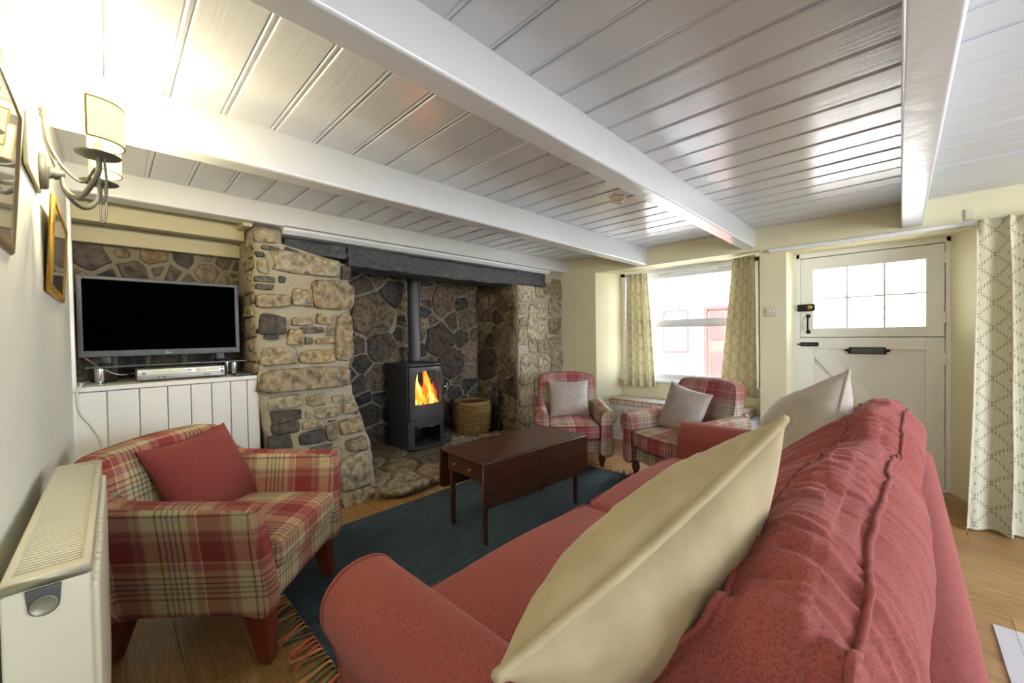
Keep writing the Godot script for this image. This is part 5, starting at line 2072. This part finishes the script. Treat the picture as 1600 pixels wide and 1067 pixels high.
func build_rug() -> void:
	var c := Vector3(1.83, 0, -1.75)
	var g := geo()
	g.grid(60, 40, func(s, v): return Vector3(lerpf(-1.265, 1.265, s), 0.009 + 0.0022 * nz.get_noise_2d(s * 300, v * 220), lerpf(-0.83, 0.83, v) + 0.004 * nz.get_noise_2d(s * 150, 30)), 2.53 / 0.9, 1.66 / 0.9)
	g.grid(60, 1, func(s, v): return Vector3(lerpf(-1.265, 1.265, s), 0.001 + 0.008 * v, -0.832))
	g.grid(1, 40, func(s, v): return Vector3(-1.268, 0.001 + 0.008 * s, lerpf(-0.83, 0.83, v)))
	var t := solo("rug", g, M.rug, "dark blue woven rug with knotted fringes under the coffee table", "rug", c)
	var cols := [c8(206, 116, 82), c8(188, 144, 84), c8(124, 112, 72), c8(210, 140, 108), c8(72, 84, 86), c8(180, 100, 74)]
	var mats := []
	for k in cols:
		mats.append(mat(k, 0.95))
	for side in [-1.0, 1.0]:
		var gs := []
		for k in cols:
			gs.append(geo())
		var z := -0.82
		var n := 0
		while z < 0.82:
			var k := (n * 5 + int(absf(nz.get_noise_2d(z * 900, side * 40)) * 9.0)) % cols.size()
			var lean := rng.randf_range(-0.05, 0.05)
			var long := rng.randf_range(0.065, 0.115)
			for q in 6:
				var le := long * rng.randf_range(0.85, 1.1)
				var dz := lean + rng.randf_range(-0.014, 0.014)
				var p0 := Vector3(side * 1.262, 0.008, z + rng.randf_range(-0.011, 0.011))
				var kn := Vector3(side * 1.277, 0.011, z)
				tube(gs[k], curve([p0, kn + Vector3(0, rng.randf_range(0.0, 0.004), rng.randf_range(-0.003, 0.003)), kn + Vector3(side * le * 0.5, -0.004, dz * 0.5), kn + Vector3(side * le, -0.007, dz)], 9), PackedFloat32Array([0.0025, 0.003, 0.0034, 0.0036, 0.0036, 0.0034, 0.0034, 0.0032, 0.003, 0.0026, 0.002, 0.002, 0.002]), 5)
			z += 0.029
			n += 1
		for k in cols.size():
			if gs[k].P.size():
				tag(put("fringe", gs[k], mats[k], t), "", "", "", "stuff")
	g = geo()
	g.grid(14, 14, func(s, v): return Vector3(lerpf(0, 0.9, s) + 0.006 * nz.get_noise_2d(v * 200, 3), 0.007 + 0.002 * nz.get_noise_2d(s * 200, v * 200), lerpf(0, 0.6, v) + 0.006 * nz.get_noise_2d(s * 200, 9)))
	var mt := solo("floor_mat", g, M.mat_white, "white cotton mat on the floor behind the sofa", "mat", Vector3(1.62, 0, 0.27))
	g = geo()
	for k in 34:
		tube(g, PackedVector3Array([Vector3(0.9 - 0.9 * k / 34.0, 0.008, 0.055), Vector3(0.9 - 0.9 * k / 34.0 - 0.012, 0.0085, 0.06)]), 0.0015, 4)
	put("stitching", g, M.lining, mt)


# ---------------------------------------------------------------- alcove cabinet and television
func build_alcove() -> void:
	var cb := thing("alcove_cabinet", "white boarded cupboard filling the alcove under the television", "cupboard", Vector3(0.3, 0, -3.3))
	var b := cb.position
	var g := geo(b)
	box(g, Vector3(0.294, 0.48, -3.31), Vector3(0.83, 0.94, 0.36), 0.003)
	put("carcass", g, M.white_flat, cb)
	var x := -0.126
	var edges := [-0.126, 0.0, 0.13, 0.252, 0.36, 0.462, 0.561, 0.652, 0.722]
	for i in 8:
		var w: float = edges[i + 1] - edges[i]
		g = geo(b)
		var rings := []
		for yy in [0.0, 0.5, 0.948]:
			var ring := PackedVector3Array()
			for q in [[0.0015, -0.016], [0.0015, -0.004], [0.007, 0.0], [w - 0.007, 0.0], [w - 0.0015, -0.004], [w - 0.0015, -0.016]]:
				ring.append(Vector3(edges[i] + q[0], yy, -3.1 + q[1]))
			rings.append(ring)
		g.loft(rings, true, 2)
		put("board", g, M.white_flat, cb)
	g = geo(b)
	box(g, Vector3(0.292, 0.965, -3.31), Vector3(0.835, 0.026, 0.44), 0.005, 2)
	put("cupboard_top", g, M.white_flat, cb)
	# glass riser on chrome feet
	var top := 0.978
	var rs := thing("glass_riser", "glass television shelf on chrome feet", "shelf", Vector3(0.29, top, -3.3))
	b = rs.position
	g = geo(b)
	box(g, Vector3(0.29, 1.078, -3.3), Vector3(0.74, 0.008, 0.3), 0.002)
	put("glass_shelf", g, M.glass_grey, rs)
	for q in [[-0.025, -3.19], [0.6, -3.19], [-0.025, -3.42], [0.6, -3.42]]:
		g = geo(b)
		lathe(g, [Vector2(0.024, 0.0), Vector2(0.024, 0.008), Vector2(0.012, 0.012), Vector2(0.012, 0.018), Vector2(0.02, 0.02), Vector2(0.02, 0.068), Vector2(0.021, 0.069), Vector2(0.021, 0.09), Vector2(0.018, 0.096)], 18, Vector3(q[0], top, q[1]))
		put("foot", g, M.chrome, rs)
	# television
	var tv := thing("television", "black flat-screen television with grey bezel in the stone alcove", "television", Vector3(0.27, 1.085, -3.29))
	b = tv.position
	g = geo(b)
	var o := rr(0.755, 0.462, 0.006, 2)
	var oc := PackedVector2Array()
	for p in o:
		oc.append(p + Vector2(0.27, 1.362))
	var ic := PackedVector2Array()
	for p in rr(0.71, 0.405, 0.003, 2):
		ic.append(p + Vector2(0.27, 1.37))
	framing(g, oc, ic, 0.02, 0.002, func(v: Vector3): return Vector3(v.x, v.y, -3.275 + v.z))
	put("bezel", g, M.grey_plastic, tv)
	g = geo(b)
	box(g, Vector3(0.27, 1.362, -3.285), Vector3(0.745, 0.452, 0.03), 0.004)
	box(g, Vector3(0.27, 1.34, -3.31), Vector3(0.5, 0.3, 0.04), 0.01, 2)
	put("housing", g, M.black, tv)
	g = geo(b)
	slab(g, Vector3(0.27, 1.37, -3.268), Vector3(0.712, 0.407, 0.004), 0.001)
	put("screen", g, M.screen, tv)
	for q in [0.0, 0.54]:
		g = geo(b)
		box(g, Vector3(q, 1.108, -3.285), Vector3(0.05, 0.05, 0.03), 0.004)
		box(g, Vector3(q, 1.087, -3.28), Vector3(0.06, 0.01, 0.16), 0.004)
		put("stand_foot", g, M.black, tv)
	var tm := TextMesh.new()
	tm.text = "LG"
	tm.font = SystemFont.new()
	tm.font.font_names = PackedStringArray(["Droid Sans"])
	tm.font_size = 64
	tm.pixel_size = 0.0002
	tm.depth = 0.001
	var lg := MeshInstance3D.new()
	lg.mesh = tm
	lg.name = "brand_lettering"
	lg.material_override = M.silver_plastic
	lg.position = Vector3(0.283, 1.146, -3.2535) - b
	tv.add_child(lg, true)
	g = geo(b)
	var lp := PackedVector3Array()
	for k in 17:
		lp.append(Vector3(0.266 + 0.0055 * cos(TAU * k / 17), 1.146 + 0.0055 * sin(TAU * k / 17), -3.2535))
	tube(g, lp, 0.001, 5, true)
	put("brand_emblem", g, M.silver_plastic, tv)
	g = geo(b)
	lathe(g, [Vector2(0.003, -0.002), Vector2(0.003, 0.002)], 8, Vector3(0.273, 1.133, -3.26))
	put("standby_light", g, glow(c8(255, 30, 20), 1.0), tv)
	# disc and tape player
	var dv := thing("disc_player", "silver disc and tape player under the glass shelf", "disc player", Vector3(0.37, top, -3.27))
	b = dv.position
	g = geo(b)
	box(g, Vector3(0.335, top + 0.042, -3.29), Vector3(0.42, 0.064, 0.24), 0.004)
	put("case", g, M.silver_plastic, dv)
	g = geo(b)
	box(g, Vector3(0.335, top + 0.026, -3.172), Vector3(0.418, 0.03, 0.012), 0.003)
	put("lower_fascia", g, mat(c8(142, 142, 136), 0.35, null, 1, null, 0, 0.3), dv)
	for q in [[0.27, 0.17, "tape_door"], [0.455, 0.12, "disc_tray"]]:
		g = geo(b)
		box(g, Vector3(q[0], top + 0.057, -3.17), Vector3(q[1], 0.018, 0.006), 0.002)
		put(q[2], g, M.enamel, dv)
	for q in [[0.155, 0.05], [0.365, 0.057], [0.53, 0.062], [0.53, 0.045], [0.53, 0.03], [0.22, 0.024], [0.245, 0.024], [0.44, 0.026], [0.46, 0.026]]:
		g = geo(b)
		box(g, Vector3(q[0], top + q[1], -3.168), Vector3(0.014, 0.007, 0.006), 0.001)
		put("button", g, M.grey_plastic, dv)
	for q in [0.16, 0.52]:
		g = geo(b)
		box(g, Vector3(q, top + 0.005, -3.22), Vector3(0.03, 0.01, 0.03), 0.002)
		put("rubber_foot", g, M.black, dv)
	g = geo()
	box(g, Vector3(0, 0.009, 0), Vector3(0.13, 0.018, 0.05), 0.004, 2)
	var rm := solo("remote_control", g, M.black, "small black remote control at the right end of the alcove cupboard", "remote control", Vector3(0.655, top, -3.15))
	g = geo()
	for k in 6:
		box(g, Vector3(-0.04 + k * 0.015, 0.019, 0.0), Vector3(0.008, 0.003, 0.02), 0.001)
	put("button", g, M.grey_plastic, rm)
	g = geo()
	tube(g, curve([Vector3(-0.07, 0.99, -3.35), Vector3(-0.105, 0.99, -3.18), Vector3(-0.09, 1.0, -3.09), Vector3(-0.108, 0.95, -3.078), Vector3(-0.1, 0.85, -3.085), Vector3(-0.06, 0.77, -3.085), Vector3(-0.025, 0.66, -3.085), Vector3(-0.022, 0.4, -3.085), Vector3(-0.03, 0.02, -3.08)], 60), 0.0045, 8)
	solo("power_cable", g, M.cord_white, "white power cable hanging down the left of the boarded cupboard", "cable")
	g = geo()
	tube(g, curve([Vector3(-0.1, 0.985, -3.45), Vector3(0.0, 0.985, -3.33), Vector3(0.06, 1.0, -3.3), Vector3(0.12, 1.03, -3.42)], 30), 0.004, 6)
	solo("signal_cable", g, M.black, "black cable coiled behind the chrome foot", "cable")
	g = geo()
	tube(g, curve([Vector3(-0.09, 1.13, -3.42), Vector3(0.0, 1.05, -3.36), Vector3(0.06, 1.02, -3.34), Vector3(0.13, 1.02, -3.42)], 30), 0.004, 6)
	solo("aerial_cable", g, M.cord_white, "pale cable running behind the disc player", "cable")


# ---------------------------------------------------------------- left wall
func build_left_wall_things() -> void:
	# radiator
	var z0 := -1.8
	var z1 := -0.975
	var yt := 0.85
	var yb := 0.24
	var xi := -0.118
	var xo := -0.02
	var rd := thing("radiator", "cream panel radiator with a slatted top grille on the left wall", "radiator", Vector3((xi + xo) / 2, 0, (z0 + z1) / 2), -0.0114)
	var b := rd.position
	var g := geo(b)
	var zc := (z0 + z1) / 2
	box(g, Vector3(xo - 0.006, (yt + yb) / 2 - 0.004, zc), Vector3(0.012, yt - yb - 0.012, z1 - z0 - 0.012), 0.005, 2)
	put("front_panel", g, M.enamel, rd)
	var k := 0
	for q in 26:   # pressed flutes of the front
		var z := z0 + 0.03 + q * (z1 - z0 - 0.06) / 25.0
		g = geo(b)
		box(g, Vector3(xo + 0.003, (yt + yb) / 2 - 0.01, z), Vector3(0.012, yt - yb - 0.07, 0.02), 0.0055, 2)
		put("flute", g, M.enamel, rd)
	g = geo(b)
	box(g, Vector3(xi + 0.006, (yt + yb) / 2, zc), Vector3(0.012, yt - yb - 0.03, z1 - z0 - 0.02), 0.005, 2)
	put("back_panel", g, M.enamel, rd)
	for z in [z0 + 0.004, z1 - 0.004]:
		g = geo(b)
		box(g, Vector3((xi + xo) / 2, (yt + yb) / 2 - 0.009, z), Vector3(xo - xi - 0.004, yt - yb - 0.018, 0.008), 0.003)
		put("end_panel", g, M.enamel, rd)
	g = geo(b)
	var o := PackedVector2Array([Vector2(xi, z0), Vector2(xo, z0), Vector2(xo, z1), Vector2(xi, z1)])
	framing(g, o, PackedVector2Array([Vector2(xi + 0.012, z0 + 0.02), Vector2(xo - 0.012, z0 + 0.02), Vector2(xo - 0.012, z1 - 0.03), Vector2(xi + 0.012, z1 - 0.03)]), 0.016, 0.003, func(v: Vector3): return Vector3(v.x, yt - 0.016 + v.z, v.y))
	var tp := put("top_frame", g, M.enamel, rd)
	var n := 62
	for i in n:
		g = geo(b)
		slab(g, Vector3((xi + xo) / 2, yt - 0.006, lerpf(z0 + 0.026, z1 - 0.036, i / (n - 1.0))), Vector3(xo - xi - 0.022, 0.006, 0.0075), 0.001)
		put("slat", g, M.enamel, tp)
	g = geo(b)
	box(g, Vector3((xi + xo) / 2, yt - 0.06, zc), Vector3(0.05, 0.02, z1 - z0 - 0.08), 0.003)
	put("convector", g, mat(c8(120, 116, 100), 0.7), rd)
	g = geo(b)
	var bp := PackedVector2Array()
	for i in 17:
		bp.append(Vector2(0.017 * cos(PI + PI * i / 16.0), -0.012 + 0.017 * sin(PI + PI * i / 16.0)))
	bp.append(Vector2(0.019, 0.016))
	bp.append(Vector2(-0.019, 0.016))
	extr(g, bp, 0.006, 0.0015, 1, func(v: Vector3): return Vector3(-0.072 + v.x, yt - 0.034 + v.y, z1 + 0.002 + v.z))
	var pl := put("badge_plate", g, M.pewter, rd)
	g = geo(b)
	var cap := []
	for q in [[0.0152, 0.0], [0.0152, 0.0085], [0.0145, 0.009], [0.0125, 0.009], [0.012, 0.0065], [0.0005, 0.0065]]:
		var ring := PackedVector3Array()
		for p in circ(q[0], 28):
			ring.append(Vector3(-0.072 + p.x, yt - 0.045 + p.y, z1 + q[1]))
		cap.append(ring)
	g.loft(cap)
	put("vent_cap", g, M.chrome_dull, pl)
	g = geo(b)
	box(g, Vector3(lw(-1.7) + 0.02, 0.74, -1.82), Vector3(0.05, 0.05, 0.02), 0.002)
	put("wall_bracket", g, M.grey_plastic, rd)
	g = geo(b)
	tube(g, curve([Vector3(-0.066, 0.25, z1 + 0.01), Vector3(-0.066, 0.2, z1 + 0.02), Vector3(-0.066, 0.14, z1 + 0.02), Vector3(-0.066, 0.0, z1 + 0.02)], 12), 0.0075, 10)
	put("pipe", g, M.white, rd)
	# sconce
	var zs := -1.9
	var xw := lw(zs)
	var sc := thing("wall_light", "dark pewter wall light with two curled arms and half shades on the left wall", "wall light", Vector3(xw, 1.75, zs))
	b = sc.position
	g = geo(b)
	box(g, Vector3(xw + 0.005, 1.755, zs + 0.12), Vector3(0.01, 0.14, 0.3), 0.003)
	put("mounting_block", g, M.cream, sc)
	g = geo()
	lathe(g, [Vector2(0.055, 0.0), Vector2(0.055, 0.012), Vector2(0.05, 0.02), Vector2(0.02, 0.022), Vector2(0.016, 0.03), Vector2(0.02, 0.036), Vector2(0.012, 0.05), Vector2(0.01, 0.056)], 28)
	var bpz := put("backplate", g, M.pewter, sc)
	bpz.position = Vector3(0.006, 0, 0)
	bpz.rotation.z = -PI / 2
	g = geo(b)
	tube(g, curve([Vector3(xw + 0.05, 1.75, zs), Vector3(xw + 0.03, 1.82, zs), Vector3(xw + 0.022, 1.86, zs), Vector3(xw + 0.02, 1.92, zs)], 18), 0.005, 8)
	tube(g, curve([Vector3(xw + 0.02, 1.915, zs), Vector3(xw + 0.03, 1.84, zs + 0.005), Vector3(xw + 0.06, 1.77, zs + 0.01), Vector3(xw + 0.1, 1.73, zs + 0.03), Vector3(-0.01, 1.76, zs + 0.1)], 26), 0.0042, 8)
	lathe(g, [Vector2(0.006, -0.012), Vector2(0.009, -0.008), Vector2(0.009, 0.0), Vector2(0.005, 0.002), Vector2(0.011, 0.008), Vector2(0.008, 0.017), Vector2(0.002, 0.02)], 14, Vector3(xw + 0.02, 1.928, zs))
	put("upright", g, M.pewter, sc)
	var shade_m := StandardMaterial3D.new()
	shade_m.albedo_color = c8(250, 236, 180)
	shade_m.roughness = 0.8
	shade_m.emission_enabled = true
	shade_m.emission = c8(250, 234, 160)
	shade_m.emission_energy_multiplier = 0.75
	shade_m.backlight_enabled = true
	shade_m.backlight = Color(0.03, 0.028, 0.02)
	var trim_m := mat(c8(120, 104, 56), 0.7)
	for s in [1.0, -1.0]:
		var ze: float = zs + s * 0.15
		var xe := -0.002
		g = geo(b)
		tube(g, curve([Vector3(xw + 0.055, 1.745, zs), Vector3(xw + 0.062, 1.7, zs + s * 0.015), Vector3(xw + 0.09, 1.672, zs + s * 0.06), Vector3(xw + 0.115, 1.69, zs + s * 0.12), Vector3(xe, 1.74, ze), Vector3(xe, 1.785, ze)], 32), 0.007, 10)
		put("arm", g, M.pewter, sc)
		g = geo(b)
		tube(g, curve([Vector3(xe + 0.012, 1.785, ze + 0.004), Vector3(xe + 0.016, 1.72, ze), Vector3(xe + 0.014, 1.665, ze), Vector3(xe + 0.004, 1.645, ze), Vector3(xe + 0.001, 1.67, ze), Vector3(xe + 0.002, 1.72, ze)], 24), 0.0035, 8)
		put("scroll", g, M.pewter, sc)
		g = geo(b)
		lathe(g, [Vector2(0.004, 1.782), Vector2(0.03, 1.778), Vector2(0.05, 1.785), Vector2(0.052, 1.788), Vector2(0.03, 1.785), Vector2(0.004, 1.785)], 28, Vector3(xe, 0, ze))
		put("drip_plate", g, M.pewter, sc)
		g = geo(b)
		lathe(g, [Vector2(0.012, 1.79), Vector2(0.012, 1.85)], 14, Vector3(xe, 0, ze))
		put("candle_tube", g, M.lining, sc)
		g = geo(b)
		lathe(g, [Vector2(0.008, 1.85), Vector2(0.015, 1.865), Vector2(0.019, 1.885), Vector2(0.016, 1.905), Vector2(0.008, 1.925), Vector2(0.002, 1.935)], 18, Vector3(xe, 0, ze))
		put("bulb", g, glow(c8(255, 240, 205), 6.0), sc)
		# half shade, open towards the wall
		g = geo(b)
		var rings := []
		var rs := 0.07
		for q in [[rs, 1.82], [rs * 0.99, 1.935], [rs * 0.97, 1.935], [rs * 0.98, 1.82]]:
			var ring := PackedVector3Array()
			for i in 25:
				var a := lerpf(-1.75, 1.75, i / 24.0)
				ring.append(Vector3(xe - 0.01 + cos(a) * q[0], q[1], ze + sin(a) * q[0]))
			rings.append(ring)
		g.loft(rings, false, 0, true)
		var sh := put("shade", g, shade_m, sc)
		g = geo(b)
		for y in [1.82, 1.935]:
			var path := PackedVector3Array()
			for i in 25:
				var a := lerpf(-1.75, 1.75, i / 24.0)
				path.append(Vector3(xe - 0.01 + cos(a) * rs * 0.985, y, ze + sin(a) * rs * 0.985))
			tube(g, path, 0.0028, 6)
		for a in [-1.75, 1.75]:
			tube(g, PackedVector3Array([Vector3(xe - 0.01 + cos(a) * rs * 0.985, 1.82, ze + sin(a) * rs * 0.985), Vector3(xe - 0.01 + cos(a) * rs * 0.985, 1.935, ze + sin(a) * rs * 0.985)]), 0.0028, 6)
		put("shade_trim", g, trim_m, sh)
		var l := OmniLight3D.new()
		lamp(l, "bulb_light", 0.42, c8(255, 236, 192), 0.02, Vector3(xe, 1.89, ze) - b, sc)
	# pictures
	var pm := mat(c8(188, 184, 168), 0.7, noise_tex(0.006, 4, [c8(120, 120, 112), c8(190, 186, 170), c8(214, 208, 190), c8(150, 150, 140)], 256), 0.6)
	for q in [["large gilt-edged framed picture under glass at the left edge", -1.42, -0.7, 1.415, 1.74, 0.01, "frame", 0.02], ["small gold-framed picture hanging between the wall light and the alcove", -2.62, -2.0, 1.39, 1.71, 0.013, "gold", 0.016]]:
		var za: float = q[1]
		var zb: float = q[2]
		var pc := thing("framed_picture", q[0], "picture", Vector3(lw((za + zb) / 2), q[3], (za + zb) / 2))
		b = pc.position
		var w := zb - za
		var h: float = q[4] - q[3]
		var mp := func(v: Vector3) -> Vector3: return Vector3(0.002 + q[7] * (v.y / h) + v.z, v.y, -v.x)
		var oc := PackedVector2Array()
		var ic := PackedVector2Array()
		for p in [Vector2(-1, 0), Vector2(1, 0), Vector2(1, 1), Vector2(-1, 1)]:
			oc.append(Vector2(p.x * w / 2, p.y * h))
			ic.append(Vector2(p.x * (w / 2 - 0.026), 0.026 + p.y * (h - 0.052)))
		g = geo()
		framing(g, oc, ic, q[5], 0.005, mp)
		put("frame", g, M[q[6]], pc)
		g = geo()
		var n2 := 44
		for i in 4:
			var a := oc[i].lerp(ic[i], 0.85)
			var c := oc[(i + 1) % 4].lerp(ic[(i + 1) % 4], 0.85)
			var cnt := int(a.distance_to(c) / 0.008)
			for j in cnt:
				var v := a.lerp(c, float(j) / cnt)
				lathe(g, [Vector2(0.0005, -0.002), Vector2(0.003, 0.0), Vector2(0.0005, 0.002)], 4, mp.call(Vector3(v.x, v.y, q[5] - 0.004)))
		put("beading", g, M.frame, pc)
		g = geo()
		extr(g, ic, 0.004, 0.0005, 1, func(v: Vector3): return mp.call(v + Vector3(0, 0, 0.002)))
		put("print", g, pm, pc)
		g = geo()
		extr(g, ic, 0.002, 0.0004, 1, func(v: Vector3): return mp.call(v + Vector3(0, 0, q[5] - 0.004)))
		put("glass", g, M.glass, pc)


# ---------------------------------------------------------------- window seat
func build_window_seat() -> void:
	var s := thing("window_seat", "white panelled window seat box in the window recess", "window seat", Vector3(4.28, 0, -1.75))
	var b := s.position
	var g := geo(b)
	plan(g, [Vector2(4.12, -2.59), Vector2(4.12, -0.915), Vector2(4.43, -0.96), Vector2(4.43, -2.46)], 0.0, 0.4)
	put("carcass", g, M.white_flat, s)
	for q in [-2.4, -2.02, -1.6, -1.15]:
		g = geo(b)
		var w := 0.17
		var o := PackedVector2Array([Vector2(q - w, 0.05), Vector2(q + w, 0.05), Vector2(q + w, 0.38), Vector2(q - w, 0.38)])
		framing(g, o, inset(o, 0.05), 0.012, 0.003, func(v: Vector3): return Vector3(4.12 - v.z, v.y, v.x))
		put("panel_frame", g, M.white_flat, s)
	g = geo()
	soft(g, Vector3(0, 0.035, 0), Vector3(0.32, 0.07, 1.44), 0.016, 2, Vector3i(6, 1, 24), func(p: Vector3): return p + Vector3(0, 0.006 * nz.get_noise_2d(p.x * 60, p.z * 60) if p.y > 0.03 else 0.0, 0))
	var c := solo("seat_pad", g, M.seat_plaid, "long plaid pad on the white window seat", "cushion", Vector3(4.27, 0.4, -1.73))
	var path := PackedVector3Array()
	for p in rr(0.315, 1.435, 0.02, 3):
		path.append(Vector3(p.x, 0.06, p.y))
	welt(c, path, M.welt, 0.004, true)


func _ready() -> void:
	rng.seed = 77
	nz.seed = 5
	nz.frequency = 0.01
	nz.fractal_octaves = 3
	setup_view()
	make_materials()
	var gg := StandardMaterial3D.new()
	gg.albedo_color = Color(0.55, 0.62, 0.62, 0.35)
	gg.roughness = 0.05
	gg.transparency = BaseMaterial3D.TRANSPARENCY_ALPHA
	M.glass_grey = gg
	M.chrome_dull = mat(c8(150, 146, 128), 0.4, null, 1.0, null, 0.0, 0.7)
	M.seat_plaid = mat(Color.WHITE, 0.95, tartan(c8(226, 216, 200), [[0.0, 0.06, c8(150, 60, 60)], [0.5, 0.56, c8(150, 60, 60)]], [[0.25, 0.02, c8(150, 130, 90)], [0.3, 0.02, c8(90, 80, 80)], [0.75, 0.02, c8(150, 130, 90)]]), 0.2)
	build_shell()
	build_door()
	build_window()
	build_curtains()
	build_outside()
	build_masonry()
	build_stove()
	build_basket()
	build_tools()
	build_seating()
	build_table()
	build_rug()
	build_alcove()
	build_left_wall_things()
	build_window_seat()
